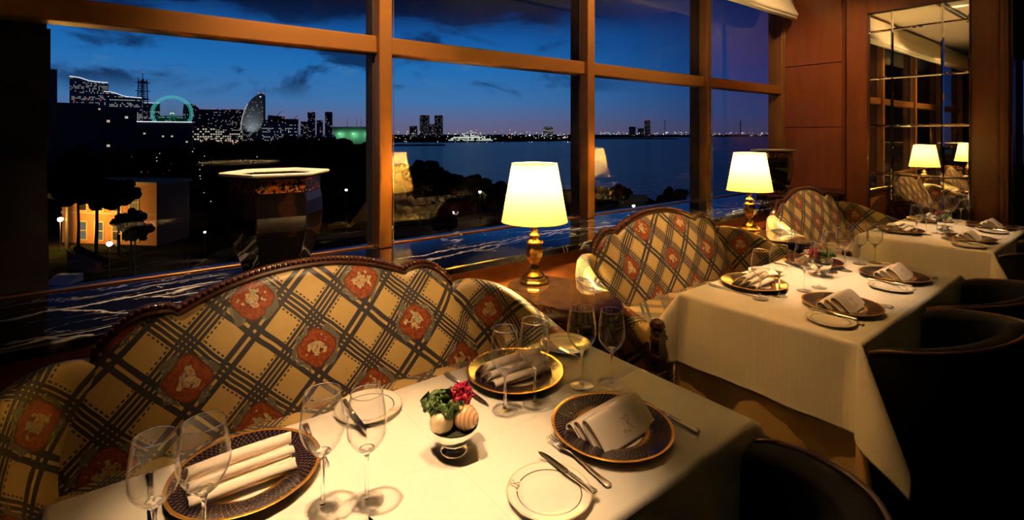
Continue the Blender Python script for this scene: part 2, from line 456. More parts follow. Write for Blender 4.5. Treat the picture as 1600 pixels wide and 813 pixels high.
# ------------------------------------------------------------------ room shell
def struct(mb, name, mat, **kw):
    o = mb.build(name, mat); o['kind'] = 'structure'; return o
WX = 6.60        # end wall with the mirror
SILL = .80
struct(MB().box(-3.2, 9.6, -4.2, 3.2, -.08, 0), 'floor', M['carpet'])
cb = struct(MB().box(-3.2, 9.6, -4.2, 3.2, CEIL, CEIL + .1), 'ceiling', M['ceiling'])
for i, y in enumerate((1.95, .55)):
    struct(MB().box(-3.2, WX, y - .05, y - .015, CEIL - .012, CEIL - .001).box(-3.2, WX, y + .015, y + .05, CEIL - .012, CEIL - .001), 'trim_%d' % (20 + i), M['slot'])
struct(MB().box(-3.3, -3.2, -4.2, 3.2, 0, CEIL), 'wall_left', M['darkwall'])
struct(MB().box(-3.2, 9.6, -4.3, -4.2, 0, CEIL), 'wall_back', M['darkwall'])
struct(MB().box(9.6, 9.7, -4.2, 3.2, 0, 1.1).box(9.6, 9.7, -4.2, .2, 1.1, 2.5).box(9.6, 9.7, 1.19, 3.2, 1.1, 2.5).box(9.6, 9.7, -4.2, 3.2, 2.5, CEIL), 'wall_far', M['darkwall'])
# lower window wall
struct(MB().box(-3.2, WX, 2.33, 3.1, 0, SILL - .045), 'wall_window', wood('lit dado panelling', (.56, .19, .05), (.46, .14, .034), .32, (1.4, 1.4, .16), .25, 8))  # cherry colour brightened here to carry the lamplight on the dado
sl = MB()
xs = [-3.2, .80, 2.66, 4.6, WX]
for a, b in zip(xs, xs[1:]): sl.box(a + .0012, b - .0012, 2.275, 3.10, SILL - .044, SILL, .006)
sill = struct(sl, 'trim_1', M['marble']); sill['label'] = 'glossy black marble window ledge with white veins'
gr = MB()
for x in xs[1:-1]: gr.box(x - .0012, x + .0012, 2.283, 3.09, SILL - .03, SILL - .0008)
struct(gr, 'trim_2', simple('pale joint', (.75, .72, .66), .5))
struct(MB().box(-3.2, WX, 2.988, 3.02, SILL, SILL + .008, .002), 'trim_3', M['bronze'])
# window posts, transoms, head
for i, x in enumerate((-2.35, -.57, 1.215, 3.015, 4.775)):
    p = struct(MB().box(x, x + .083, 2.90, 3.10, SILL, CEIL, .005), 'trim_%d' % (4 + i), M['bronze'])
    struct(MB().box(x - .008, x + .091, 2.99, 3.098, SILL + .02, CEIL), 'trim_%d' % (12 + i), M['bronze_d'])
struct(MB().box(6.50, WX, 2.93, 3.10, SILL, CEIL, .004), 'trim_9', M['bronze'])
posts = (-2.35, -.57, 1.215, 3.015, 4.775, 6.50)
tr = MB()
for a, b in zip(posts, posts[1:]):
    tr.box(a + .083, b, 2.935, 3.06, 1.992, 2.098, .006)
struct(tr, 'trim_10', M['bronze'])
struct(MB().box(-3.2, WX, 2.93, 3.10, CEIL - .20, CEIL, .004), 'trim_11', M['bronze'])
k = 1
for a, b in zip(posts, posts[1:]):
    for z0, z1 in ((SILL + .010, 2.0), (2.09, CEIL - .19)):
        struct(MB().box(a + .07, b + .01, 2.996, 3.004, z0, z1), 'window_%d' % k, M['pane']); k += 1
struct(MB().box(9.64, 9.66, .18, 1.21, 1.08, 2.52), 'window_%d' % k, M['pane'])
# end wall: panels above the ledge (y 2.28..2.93), mirror bay, end
PZ = [SILL + .045, 1.575, 2.335, CEIL]
ew = MB().box(WX + .012, WX + .15, -1.0 + 1.88, 3.12, 0, CEIL)
struct(ew, 'wall_end', M['panel_dark'])
pn = MB()
for a, b in zip(PZ, PZ[1:]): pn.box(WX - .012, WX + .012, 2.30, 2.93, a + .003, b - .003, .004)
struct(pn, 'trim_30', M['panel'])
struct(MB().box(WX - .02, WX + .012, 2.275, 2.95, SILL, SILL + .042, .004), 'trim_31', M['panel_dark'])
# mirror bay: mirror y 1.18..2.03, z .31..2.845
MY0, MY1, MZ0, MZ1 = 1.18, 2.03, .31, 2.84
fr = MB().box(WX - .030, WX + .012, MY1 + .008, 2.245, 0, CEIL, .005).box(WX - .030, WX + .012, .93, MY0 - .008, 0, CEIL, .005)
fr.box(WX - .030, WX + .012, MY0 - .008, MY1 + .008, MZ1 + .008, CEIL, .004).box(WX - .030, WX + .012, MY0 - .008, MY1 + .008, 0, MZ0 - .008, .004)
struct(fr, 'trim_32', wood('mirror bay cherry', (.24, .066, .018), (.17, .044, .011), .33, (1.4, 1.4, .16), .25, 8))
lip = MB()
for a in ((MY0 - .008, MY0 - .001), (MY1 + .001, MY1 + .008)): lip.box(WX - .046, WX - .0, a[0], a[1], MZ0 - .008, MZ1 + .008)
for a in ((MZ0 - .008, MZ0 - .001), (MZ1 + .001, MZ1 + .008)): lip.box(WX - .046, WX - .0, MY0 - .008, MY1 + .008, a[0], a[1])
struct(lip, 'trim_33', M['panel_dark'])
struct(MB().box(WX - .05, WX + .012, .90, .93, 0, CEIL, .004).box(WX - .036, WX + .012, .965, .985, 0, CEIL, .004), 'trim_34', M['panel_dark'])
# the mirror, bevelled tiles
mr = thing('mirror', 'tall wall mirror of square panes on the cherry end wall', 'mirror', (WX - .001, (MY0 + MY1) / 2, MZ0))
ys = [MY0, 1.39, 1.815, MY1]; zs = [MZ0, .53, 1.055, 1.585, 2.11, 2.63, MZ1]
for i in range(3):
    for j in range(6):
        y0, y1, z0, z1 = ys[i] - (MY0 + MY1) / 2, ys[i + 1] - (MY0 + MY1) / 2, zs[j] - MZ0, zs[j + 1] - MZ0
        g = .0006; bw = .013; dp = .0022
        y0 += g; y1 -= g; z0 += g; z1 -= g
        v = [(0, y0, z0), (0, y1, z0), (0, y1, z1), (0, y0, z1), (-.003, y0, z0), (-.003, y1, z0), (-.003, y1, z1), (-.003, y0, z1),
             (-.003 - dp, y0 + bw, z0 + bw), (-.003 - dp, y1 - bw, z0 + bw), (-.003 - dp, y1 - bw, z1 - bw), (-.003 - dp, y0 + bw, z1 - bw)]
        f = [(0, 1, 2, 3), (0, 4, 5, 1), (1, 5, 6, 2), (2, 6, 7, 3), (3, 7, 4, 0), (4, 8, 9, 5), (5, 9, 10, 6), (6, 10, 11, 7), (7, 11, 8, 4), (8, 11, 10, 9)]
        link('mirror_tile', v, f, M['mirror'], mr)
# roman blind
prof = [(2.93, CEIL - .02), (2.80, CEIL - .02), (2.78, 3.18), (2.72, 3.06), (2.66, 2.97), (2.64, 2.925), (2.655, 2.90), (2.668, 2.913), (2.655, 2.888), (2.668, 2.876),
        (2.69, 2.892), (2.70, 2.87), (2.73, 2.885), (2.78, 2.94), (2.85, 3.05)]
bl = []; nx = 60; x0, x1 = -3.1, 6.44
for i in range(nx + 1):
    x = x0 + (x1 - x0) * i / nx
    s = .012 * sin(x * 7) * .6
    e = max(0, 1 - (x1 - x) / .10); e = e * e
    bl.append([(x, y + s * (.5 if z < 3.1 else 0) + e * (2.80 - y) * .45, z + e * .03 * (z < 3.2)) for y, z in prof])
b = MB().loft(bl, False, False)
rb = thing('roman_blind', 'cream padded roman blind gathered along the window head', 'blind', (0, 0, -.02))
n_ = len(prof)
bo = link('fabric', b.v, b.f + [tuple(reversed(range(n_))), tuple(nx * n_ + q for q in range(n_))], M['blind'], rb, True, uvs=[(v[0], v[2]) for v in b.v])
MB().box(x0, x1, 2.80, 2.93, CEIL - .05, CEIL - .012, .004).build('headrail', M['bronze'], rb)
# blind chains
def chain(x, y, ztop, zbot, label, wdt=.05):
    pts = [(x, y, ztop)] + [(x + .002 * sin(q), y, zbot + .03 + (ztop - zbot - .03) * (1 - q / 6)) for q in range(1, 6)] + [(x + wdt * .15, y, zbot + .02), (x + wdt * .5, y, zbot), (x + wdt * .85, y, zbot + .02), (x + wdt, y, zbot + .06), (x + wdt, y, ztop)]
    p = smoothpath(pts, 6)
    m_ = MB().tube(p, .0018, 6)
    for q in p[::1]: m_.ball(q, .0042, 6, 4)
    return tag(m_.build('blind_chain', simple('chain metal', (.5, .42, .3), .3, .8), smooth=True), label, 'blind chain', 'blind chains')
chain(1.302, 2.96, 3.14, SILL + .10, 'fine bead chain hanging in a loop beside the bright orange window post', .03)
chain(4.80, 2.885, 3.14, SILL + .06, 'long looped cord in front of the window post behind the middle sofa', .05)
chain(6.53, 2.92, 3.14, 1.25, 'cord hanging on the last window jamb by the wood panelling', .03)

# ------------------------------------------------------------------ sofas
def sofa_top(x):
    ax = abs(x)
    main = .868 + .105 * max(0, 1 - (ax / .44) ** 2.2)
    sh = .898 - 1.9 * (ax - .50) ** 2 if ax < .50 else .898 - 4.6 * (ax - .50) ** 2
    sh2 = .885 - 1.2 * abs(ax - .50)
    z = main if ax < .43 else sh
    return max(z, .79) if ax < .43 else min(z, .90)
def sofa_y(x): return .085 - .04 * (abs(x) / .65) ** 2      # local y of the back's top edge (back towards +y)
def make_sofa(loc, label):
    root = thing('sofa', label, 'sofa', loc, 0, 'plaid sofas along the window')
    fab = M['fabric']; W = .775
    # backrest front
    nx, nz = 60, 18; v = []; uv = []; f = []
    for i in range(nx + 1):
        x = -W + 2 * W * i / nx; zt = sofa_top(x) - .012; zb = .40
        for j in range(nz + 1):
            t = j / nz; z = zb + (zt - zb) * t
            y = sofa_y(x) - .16 * (1 - t) ** 1.3 * (1 - .25 * (abs(x) / W) ** 2) - .05 * sin(pi * min(1, t * 1.02)) * (1 - .5 * (abs(x) / W) ** 4)
            v.append((x, y, z)); uv.append((x, z))
    for i in range(nx):
        for j in range(nz):
            a = i * (nz + 1) + j; f.append((a, a + nz + 1, a + nz + 2, a + 1))
    # close with a rear shell
    off = len(v)
    for i in range(nx + 1):
        x = -W + 2 * W * i / nx; zt = sofa_top(x) - .012
        for z in (zt, .40): v.append((x, sofa_y(x) + .05, z)); uv.append((x, 2 - z))
    for i in range(nx):
        a = off + 2 * i; f.append((a, a + 1, a + 3, a + 2))
        t0 = i * (nz + 1) + nz; f.append((t0, t0 + nz + 1, a + 2, a)); b0 = i * (nz + 1); f.append((b0 + nz + 1, b0, a + 1, a + 3))
    link('backrest', v, f, fab, root, True, uv)
    # carved crest rail along the top
    path = []; W = .655
    for i in range(81):
        x = -W + 2 * W * i / 80; path.append((x, sofa_y(x) + .012, sofa_top(x) + .004))
    rail = MB()
    rings = []
    sec = [(-.012, -.012), (-.016, -.004), (-.011, .004), (-.006, .003), (-.004, .010), (.002, .018), (.018, .022), (.036, .018), (.042, .0), (.036, -.02), (.0, -.022)]
    for (x, y, z) in path: rings.append([(x, y + a, z + b) for a, b in sec])
    rail.loft(rings, True, True)
    cr_ = auto_smooth(rail.build('crest_rail', M['mahog'], root), 50)
    bead = MB(); Lacc = 0; last = None
    P = [Vector(p) + Vector((0, -.002, .014)) for p in path]
    fine = []
    for a, b_ in zip(P, P[1:]):
        for k in range(6): fine.append(a.lerp(b_, k / 6))
    acc = .0
    for a, b_ in zip(fine, fine[1:]):
        acc += (b_ - a).length
        if acc >= .0185: bead.ball(a, .0088, 7, 5, (1.0, 1, 1)); acc = 0
    bead.build('bead_trim', M['bead'], cr_, True)
    # arms sweeping forward from the rail ends
    for s in (-1, 1):
        pl = smoothpath([(s * .645, .045, .79), (s * .74, .015, .805), (s * .835, -.10, .775), (s * .885, -.28, .70), (s * .895, -.46, .645), (s * .895, -.56, .615)], 6)
        rings = []; uvr = []; acc = .645
        for i, p in enumerate(pl):
            if i: acc += hypot(p.x - pl[i - 1].x, p.y - pl[i - 1].y)
            t = (pl[min(i + 1, len(pl) - 1)] - pl[max(i - 1, 0)]); t.z = 0; t.normalize()
            nrm = Vector((t.y, -t.x, 0)) * s     # points inwards for s=+1
            if (Vector((0, -.3, 0)) - Vector((p.x, p.y, 0))).dot(nrm) < 0: nrm = -nrm
            th = .05 + .03 * min(1, i / 10)
            prof = [(.10, .36), (.085, .45), (.05, .56), (.03, p.z - .10), (.02, p.z - .05), (.008, p.z - .015), (-.012, p.z), (-.04, p.z - .006), (-.055 - .2 * (th - .05), p.z - .03), (-.06 - .3 * (th - .05), p.z - .09), (-.055, .5), (-.04, .28)]
            ring = []; ur = []; last = None; L = 0
            for a, z in prof:
                q = Vector((p.x, p.y, 0)) + nrm * a; q.z = z
                if last is not None: L += (q - last).length
                last = q; ring.append(tuple(q)); ur.append((s * acc, .36 + L))
            rings.append(ring); uvr.append(ur)
        m_ = MB().loft(rings, False); n = len(rings[0]); u = [q for r in uvr for q in r]
        fc = list(m_.f) + [tuple((len(rings) - 1) * n + j for j in range(n)), tuple(reversed(range(n)))]
        if s < 0: fc = [tuple(reversed(q)) for q in fc]
        arm = link('arm', m_.v, fc, fab, root, True, u)
        # carved front post of the arm
        px, py = s * .895, -.575
        po = MB().box(px - .032, px + .032, py - .028, py + .018, .10, .60, .006)
        for zz in (.16, .24, .32, .40, .48, .56): po.box(px - .037, px + .037, py - .034, py + .02, zz - .012, zz + .012, .004)
        po.lathe([(.0, .60), (.034, .60), (.038, .615), (.030, .635), (.012, .645), (0, .646)], 12, (px, py, 0))
        po.build('arm_post', M['mahog'], arm)
        MB().lathe([(.0, 0), (.016, 0), (.018, .01), (.026, .06), (.03, .10), (0, .10)], 12, (px, py, 0)).build('leg', M['mahog'], root, True)
        MB().lathe([(.0, 0), (.018, 0), (.022, .08), (.026, .20), (0, .20)], 8, (s * .62, .10, 0)).build('leg', M['mahog'], root, True)
    # seat cushion
    n1, n2 = 24, 16; v = []; uv = []; f = []
    for i in range(n1 + 1):
        for j in range(n2 + 1):
            a = i / n1 * 2 - 1; b_ = j / n2
            x = a * .80 * (1 - .10 * max(0, b_ - .6)); y = -.595 + b_ * .66
            e = min(1 - abs(a), b_, 1 - b_ + .4) * 9; z = .435 + .045 * (1 - math.exp(-max(0, e)))
            v.append((x, y, z)); uv.append((x, y + .3))
    for i in range(n1):
        for j in range(n2):
            a = i * (n2 + 1) + j; f.append((a, a + n2 + 1, a + n2 + 2, a + 1))
    off = len(v); bd = [i * (n2 + 1) for i in range(n1 + 1)] + [n1 * (n2 + 1) + j for j in range(1, n2 + 1)] + [i * (n2 + 1) + n2 for i in range(n1 - 1, -1, -1)] + [j for j in range(n2 - 1, 0, -1)]
    for q in bd: v.append((v[q][0], v[q][1], .33)); uv.append((uv[q][0], uv[q][1] - .1))
    nb = len(bd)
    for q in range(nb): f.append((bd[q], off + q, off + (q + 1) % nb, bd[(q + 1) % nb]))
    f.append(tuple(off + q for q in range(nb)))
    link('seat_cushion', v, f, fab, root, True, uv)
    MB().box(-.86, .86, -.595, -.555, .20, .33, .008).box(-.86, .86, -.56, .08, .22, .32, .01).build('seat_frame', M['mahog'], root)
    return root
sofa1 = make_sofa((.565, 2.005, 0), 'plaid rose sofa behind the nearest table, left of the front lamp')
dup(sofa1, (2.836, 2.005, 0), 0, 'plaid rose sofa behind the middle table, between the two lamps')
dup(sofa1, (5.09, 2.005, 0), 0, 'plaid rose sofa behind the farthest table, next to the mirror wall')

# ------------------------------------------------------------------ side tables and lamps
m, nt, o = new_mat('burl table top'); P_ = coords('Object'); px, py, pz = sep(P_)
th = X.m('ARCTAN2', py, px)
n1 = noise(mapping(P_, (6, 2.5, 1)), 6, 5, .6, 1.2); n2 = noise(comb(th * 9, X.m('SQRT', px * px + py * py) * 2, 0.0), 3, 4)
pbsdf(nt, o, col=mix((.085, .036, .011), (.022, .009, .005), (n1 * .6 + n2 * .5).step(.4, .72)), rough=.09, coat=.5, coatr=.03); M['burl'] = m
def ell(a, b, z, n=56): return [(a * cos(2 * pi * j / n), b * sin(2 * pi * j / n), z) for j in range(n)]
def make_side(loc, label):
    root = thing('side_table', label, 'side table', loc, 0, 'oval side tables between the sofas')
    A, B = .218, .345
    top = MB().loft([ell(A - .01, B - .01, .672), ell(A + .002, B + .002, .676), ell(A + .004, B + .004, .688), ell(A - .002, B - .002, .696), ell(A - .006, B - .006, .696), ell(A - .008, B - .008, .70)], True, True)
    auto_smooth(top.build('table_top', M['burl'], root), 35)
    dr = MB().loft([ell(A - .03, B - .03, .50), ell(A - .022, B - .022, .505), ell(A - .022, B - .022, .52), ell(A - .03, B - .03, .527), ell(A - .03, B - .03, .628), ell(A - .016, B - .016, .636), ell(A - .010, B - .010, .648), ell(A - .018, B - .018, .66), ell(A - .018, B - .018, .672)], True, True)
    auto_smooth(dr.build('apron', M['mahog'], root), 35)
    for sx in (-1, 1):
        for sy in (-1, 1):
            MB().lathe([(0, 0), (.014, 0), (.012, .05), (.02, .3), (.026, .45), (.028, .51), (0, .51)], 10, (sx * .115, sy * .2, 0)).build('leg', M['mahog'], root, True)
    return root
st1 = make_side((1.745, 1.86, 0), 'oval burl wood side table between the nearest and middle sofas')
st2 = dup(st1, (4.0, 1.93, 0), 0, 'oval burl wood side table between the middle and farthest sofas')
st2.scale = (.92, 1, 1)
def make_lamp(loc, label):
    root = thing('table_lamp', label, 'lamp', loc, 0, 'brass table lamps with cream shades')
    oc = lambda r, z: [(r * cos(pi / 8 + 2 * pi * j / 8), r * sin(pi / 8 + 2 * pi * j / 8), z) for j in range(8)]
    MB().loft([oc(.080, 0), oc(.083, .006), oc(.083, .014), oc(.076, .020), oc(.070, .028), oc(.058, .031)], True, True).build('base', M['brass'], root)
    prof = [(.058, .030), (.057, .036), (.050, .044), (.034, .056), (.026, .064), (.030, .070), (.030, .078), (.022, .086), (.020, .100)]
    MB().lathe(prof, 24).build('lower_stem', M['brass'], root, True)
    MB().loft([oc(.022, .100), oc(.030, .112), oc(.044, .140), (oc(.049, .165)), oc(.049, .180), oc(.040, .202), oc(.030, .210)], True, True).build('body', M['brass'], root)
    prof = [(.030, .208), (.046, .213), (.047, .219), (.034, .225), (.026, .232), (.022, .242), (.034, .250), (.036, .256), (.024, .262), (.019, .270), (.018, .335), (.022, .338), (.022, .344), (.018, .348), (.017, .372), (.008, .376), (.008, .43), (0, .431)]
    MB().lathe(prof, 20).build('upper_stem', M['brass'], root, True)
    sh = MB().lathe([(.178, .327), (.1735, .352), (.1375, .553), (.122, .640)], 48)
    shd = auto_smooth(sh.build('lamp_shade', M['shade'], root), 60)
    for r_, z_ in ((.1785, .328), (.1222, .6395)): MB().tube([(r_ * cos(2 * pi * q / 48), r_ * sin(2 * pi * q / 48), z_) for q in range(49)], .0022, 6).build('shade_trim', M['shade_trim'], shd, True)
    sp = MB()
    for k in range(3):
        a = 2 * pi * k / 3; sp.tube([(0, 0, .60), (.120 * cos(a), .120 * sin(a), .632)], .0016, 6)
    sp.tube([(0, 0, .43), (0, 0, .605)], .002, 6); sp.build('shade_carrier', M['brass'], shd)
    l = bpy.data.lights.new('lamp_bulb', 'POINT'); l.energy = 75; l.color = (1, .71, .32); l.shadow_soft_size = .035
    lo = bpy.data.objects.new('lamp_bulb', l); COL.objects.link(lo); lo.parent = root; lo.location = (0, 0, .53)
    return root
lp1 = make_lamp((1.745, 2.075, .70), 'lit brass table lamp on the nearer side table')
dup(lp1, (4.115, 2.115, .70), 0, 'lit brass table lamp on the farther side table in front of a dark planter')

# ------------------------------------------------------------------ hexagonal planters on the ledge
def make_planter(loc, rz, label):
    root = thing('planter', label, 'planter', loc, rz, 'hexagonal lacquer planters on the window ledge')
    hx = lambda r, z, a=0: [(r * cos(a + pi / 3 * j), r * sin(a + pi / 3 * j), z) for j in range(6)]
    body = MB().loft([hx(.118, 0), hx(.132, .01), hx(.142, .045), hx(.172, .13), hx(.198, .22), hx(.206, .29), hx(.202, .35), hx(.194, .392), hx(.194, .45), hx(.200, .462), hx(.19, .47), hx(.165, .47), hx(.16, .30), hx(.10, .05)], True, True)
    o = body.build('body', M['vase'], root, loc=(0, 0, .045))
    bv = o.modifiers.new('b', 'BEVEL'); bv.width = .006; bv.segments = 2; bv.limit_method = 'ANGLE'; bv.angle_limit = radians(25)
    rim = MB().loft([hx(.19, .508), hx(.226, .512), hx(.235, .518), hx(.235, .524), hx(.229, .528), hx(.176, .522), hx(.17, .508), hx(.19, .508)], True)
    rim.build('rim', M['vase_rim'], root)
    stand = MB().loft([hx(.17, .024), hx(.178, .028), hx(.178, .04), hx(.160, .046), hx(.118, .048)], True, True)
    stand.loft([hx(.150, .012), hx(.172, .024)], True, True)
    for j in range(6):
        a = pi / 3 * j
        stand.loft([[(c_[0] * k_ + .148 * cos(a), c_[1] * k_ + .148 * sin(a), z_) for c_ in ((-.02, -.02), (.02, -.02), (.02, .02), (-.02, .02))] for z_, k_ in ((0, .8), (.012, 1.0), (.024, .9))], True, True)
    stand.build('stand', M['chairtrim'], root)
    return root
pl1 = make_planter((.555, 2.52, SILL), radians(-6), 'black hexagonal planter with pale rim behind the nearest sofa')
dup(pl1, (5.62, 2.62, SILL), radians(8), 'black hexagonal planter in the window corner behind the far lamp')

# ------------------------------------------------------------------ tables and cloths
TZ = .75
def cloth_mesh(L, W, drop, z, seed, amp=.006, res=.022, flare=.025, cflare=.55):
    """square-cut cloth over an L x W top; corners hang as one pointed fold"""
    R = random.Random(seed); ph = [R.uniform(0, 6.28) for _ in range(8)]
    hl, hw = L / 2, W / 2
    def axis(h):
        a = []; n = int(round(2 * h / res / 2))
        inner = [-h + 2 * h * i / n for i in range(n + 1)]
        d = [drop * q for q in (.0, .02, .045, .08, .14, .22, .32, .42, .52, .62, .72, .82, .91, .975, 1.0)]
        return [-h - q for q in reversed(d[1:])] + inner + [h + q for q in d[1:]]
    us, vs = axis(hl), axis(hw); rr = .012
    V = []; UV = []; F = []
    def drape(e):     # distance past the edge -> (outward, down)
        if e < rr * pi / 2: a = e / rr; return rr * sin(a) - 0, rr * (1 - cos(a))
        return rr, rr + e - rr * pi / 2
    for u in us:
        for v in vs:
            eu = max(0, abs(u) - hl); ev = max(0, abs(v) - hw); su = 1 if u > 0 else -1; sv = 1 if v > 0 else -1
            x = max(-hl, min(hl, u)); y = max(-hw, min(hw, v))
            if eu == 0 and ev == 0:
                zz = z
                X_, Y_ = x, y
            elif ev == 0 or eu == 0:
                e = eu + ev; o_, d_ = drape(e); t = e / drop
                s = (y if ev == 0 else x); endd = min(abs(s + (hw if ev == 0 else hl)), abs(s - (hw if ev == 0 else hl)))
                rip = amp * t * (sin(s * 15 + ph[0]) + .6 * sin(s * 31 + ph[1] + t)) * min(1, endd / .12)
                out = o_ + flare * t + rip
                X_, Y_ = (x + su * out, y) if ev == 0 else (x, y + sv * out); zz = z - d_
            else:
                rho = hypot(eu, ev); phi = atan2(ev, eu)
                k = sin(2 * phi)                               # 1 in the middle of the corner
                # the excess cloth is pushed out into a fold along the diagonal
                tilt = math.asin(min(.9, flare / drop)) + cflare * k ** 1.5
                pa = pi / 4 + (phi - pi / 4) * (1 - .0 * k)
                o_, d_ = drape(rho * cos(tilt)); ow = rho * sin(tilt) + min(o_, rr)
                X_ = x + su * ow * cos(pa); Y_ = y + sv * ow * sin(pa); zz = z - d_
            V.append((X_, Y_, zz)); UV.append((u, v))
    n2 = len(vs)
    for i in range(len(us) - 1):
        for j in range(n2 - 1):
            a = i * n2 + j; F.append((a, a + n2, a + n2 + 1, a + 1))
    return V, F, UV
def dining(cx, cy, L, W, seed, which):
    t = thing('dining_table', 'rectangular dining table under the cloths, ' + which, 'table', (cx, cy, 0), 0, 'clothed dining tables')
    MB().box(-L / 2 + .012, L / 2 - .012, -W / 2 + .012, W / 2 - .012, TZ - .035, TZ - .008, .006).build('table_top', M['mahog'], t)
    for sx in (-1, 1):
        for sy in (-1, 1):
            x, y = sx * (L / 2 - .09), sy * (W / 2 - .09)
            MB().box(x - .025, x + .025, y - .025, y + .025, 0, TZ - .035, .004).build('leg', M['mahog'], t)
    V, F, UV = cloth_mesh(L - .006, W - .006, TZ - .05, TZ - .0045, seed + 20, .022, .03, .015, .10)
    u = link('undercloth', V, F, M['under'], None, True, UV, (cx, cy, 0)); tag(u, 'long gold brown undercloth beneath the white cloth, ' + which, 'tablecloth', 'gold undercloths')
    V, F, UV = cloth_mesh(L, W, .325, TZ - .0008, seed, .005)
    c = link('tablecloth', V, F, M['cloth'], None, True, UV, (cx, cy, 0)); tag(c, 'white linen tablecloth hanging over the edges, ' + which, 'tablecloth', 'white tablecloths')
    sm = c.modifiers.new('t', 'SOLIDIFY'); sm.thickness = .0022; sm.offset = -1
    return c
TBL = [(.590, 1.018, 1.42, .705, 3, 'nearest table'), (2.795, 1.035, 1.42, .72, 5, 'middle table'), (5.06, 1.04, 1.42, .72, 9, 'farthest table')]
for a in TBL: dining(*a)

# ------------------------------------------------------------------ tableware
def mono_strokes():
    """an ornate interlaced pair of capitals, as 2-D strokes about 2 units wide"""
    S1 = [(-.9, .75), (-.55, .95), (-.35, .7), (-.5, .2), (-.62, -.4), (-.85, -.65), (-.95, -.45), (-.7, -.35), (-.3, -.6), (.05, -.7), (.25, -.5)]
    S2 = [(.05, .85), (.12, .2), (0, -.5), (-.1, -.85)]
    S3 = [(-.15, .65), (.2, .95), (.65, .9), (.75, .55), (.45, .25), (.1, .15), (.45, -.05), (.7, -.55), (1.0, -.7)]
    return [S1, S2, S3]
def monogram(parent, scale, rad, mat, Mx, name='monogram'):
    mb = MB()
    for s in mono_strokes(): mb.tube(smoothpath([(x * scale, y * scale, 0) for x, y in s], 5), rad, 5)
    mb.xf(Mx); return mb.build(name, mat, parent)
def make_charger(loc, label, group):
    prof = [(.0, .0035), (.075, .0035), (.080, .0045), (.088, .011), (.098, .0145), (.143, .0205), (.1495, .0225), (.1515, .0215), (.151, .0195), (.143, .0155), (.098, .0095), (.086, .004), (.078, 0), (.0, 0)]
    o = MB().lathe(prof, 72).build('charger_plate', M['charger'], smooth=True); auto_smooth(o, 50)
    o.location = loc; return tag(o, label, 'plate', group)
def make_breadplate(loc, rz, label, group):
    prof = [(.0, .003), (.052, .003), (.058, .0045), (.066, .009), (.084, .0125), (.088, .013), (.0885, .012), (.085, .009), (.066, .0055), (.056, 0), (0, 0)]
    r = thing('bread_plate', label, 'plate', loc, rz, group)
    o = MB().lathe(prof, 56).build('dish', M['bread'], r, True); auto_smooth(o, 50)
    a = 2.25
    monogram(r, .0125, .00055, M['goldline'], Matrix.Translation((.0725 * cos(a), .0725 * sin(a), .0112)) @ Matrix.Rotation(a - pi / 2, 4, 'Z') @ Matrix.Rotation(.15, 4, 'X'))
    return r
def make_napkin(loc, rz, label, group, width=.20):
    r = thing('napkin', label, 'napkin', loc, rz, group)
    pts = [(-.070, 0, .0022), (-.046, 0, .028), (-.018, 0, .056), (-.006, 0, .0625), (.006, 0, .058), (.006, 0, .046), (-.012, 0, .026), (-.034, 0, .0075), (-.036, 0, .004), (-.028, 0, .0062),
           (-.004, 0, .028), (.016, 0, .044), (.028, 0, .046), (.033, 0, .038), (.022, 0, .024), (.004, 0, .0085), (.004, 0, .0045), (.010, 0, .0065), (.032, 0, .024), (.048, 0, .029), (.058, 0, .023), (.056, 0, .013), (.040, 0, .0035), (.018, 0, .0018)]
    P = smoothpath(pts, 4); nw = 10; V = []; UV = []; F = []; L = 0
    for i, p in enumerate(P):
        if i: L += (p - P[i - 1]).length
        for j in range(nw + 1):
            t = j / nw * 2 - 1
            jig = .0014 * sin(i * .35) * (t * t) + .0016 * sin(t * 5 + i * .4) * min(1, p.z / .03)
            V.append((t * (width / 2) + jig, p.x + .003 * t * (p.z / .06), p.z * (1 - .05 * t * t))); UV.append((t * width / 2, L))
    for i in range(len(P) - 1):
        for j in range(nw):
            a = i * (nw + 1) + j; F.append((a, a + 1, a + nw + 2, a + nw + 1))
    o = link('folded_cloth', V, F, M['napkin'], r, True, UV)
    s = o.modifiers.new('t', 'SOLIDIFY'); s.thickness = .0032; s.offset = 0
    w_ = width * .47
    fp = [(-.062, .003), (-.040, .027), (-.012, .052), (-.004, .050), (.014, .038), (.028, .040), (.030, .030), (.046, .022), (.052, .012), (.040, .003)]
    fb = MB().loft([[(x_, a, b) for a, b in fp] for x_ in (-w_, -w_ * .3, w_ * .3, w_)], True, True)
    fb.build('gap_filler', M['napkin'], o)  # solid filler added so the gaps between folds stay less black
    ang = atan2(.056 - .0022, .052)
    monogram(r, .020, .0008, M['embroid'], Matrix.Translation((.005, -.0465, .0305)) @ Matrix.Rotation(ang, 4, 'X'))
    return r
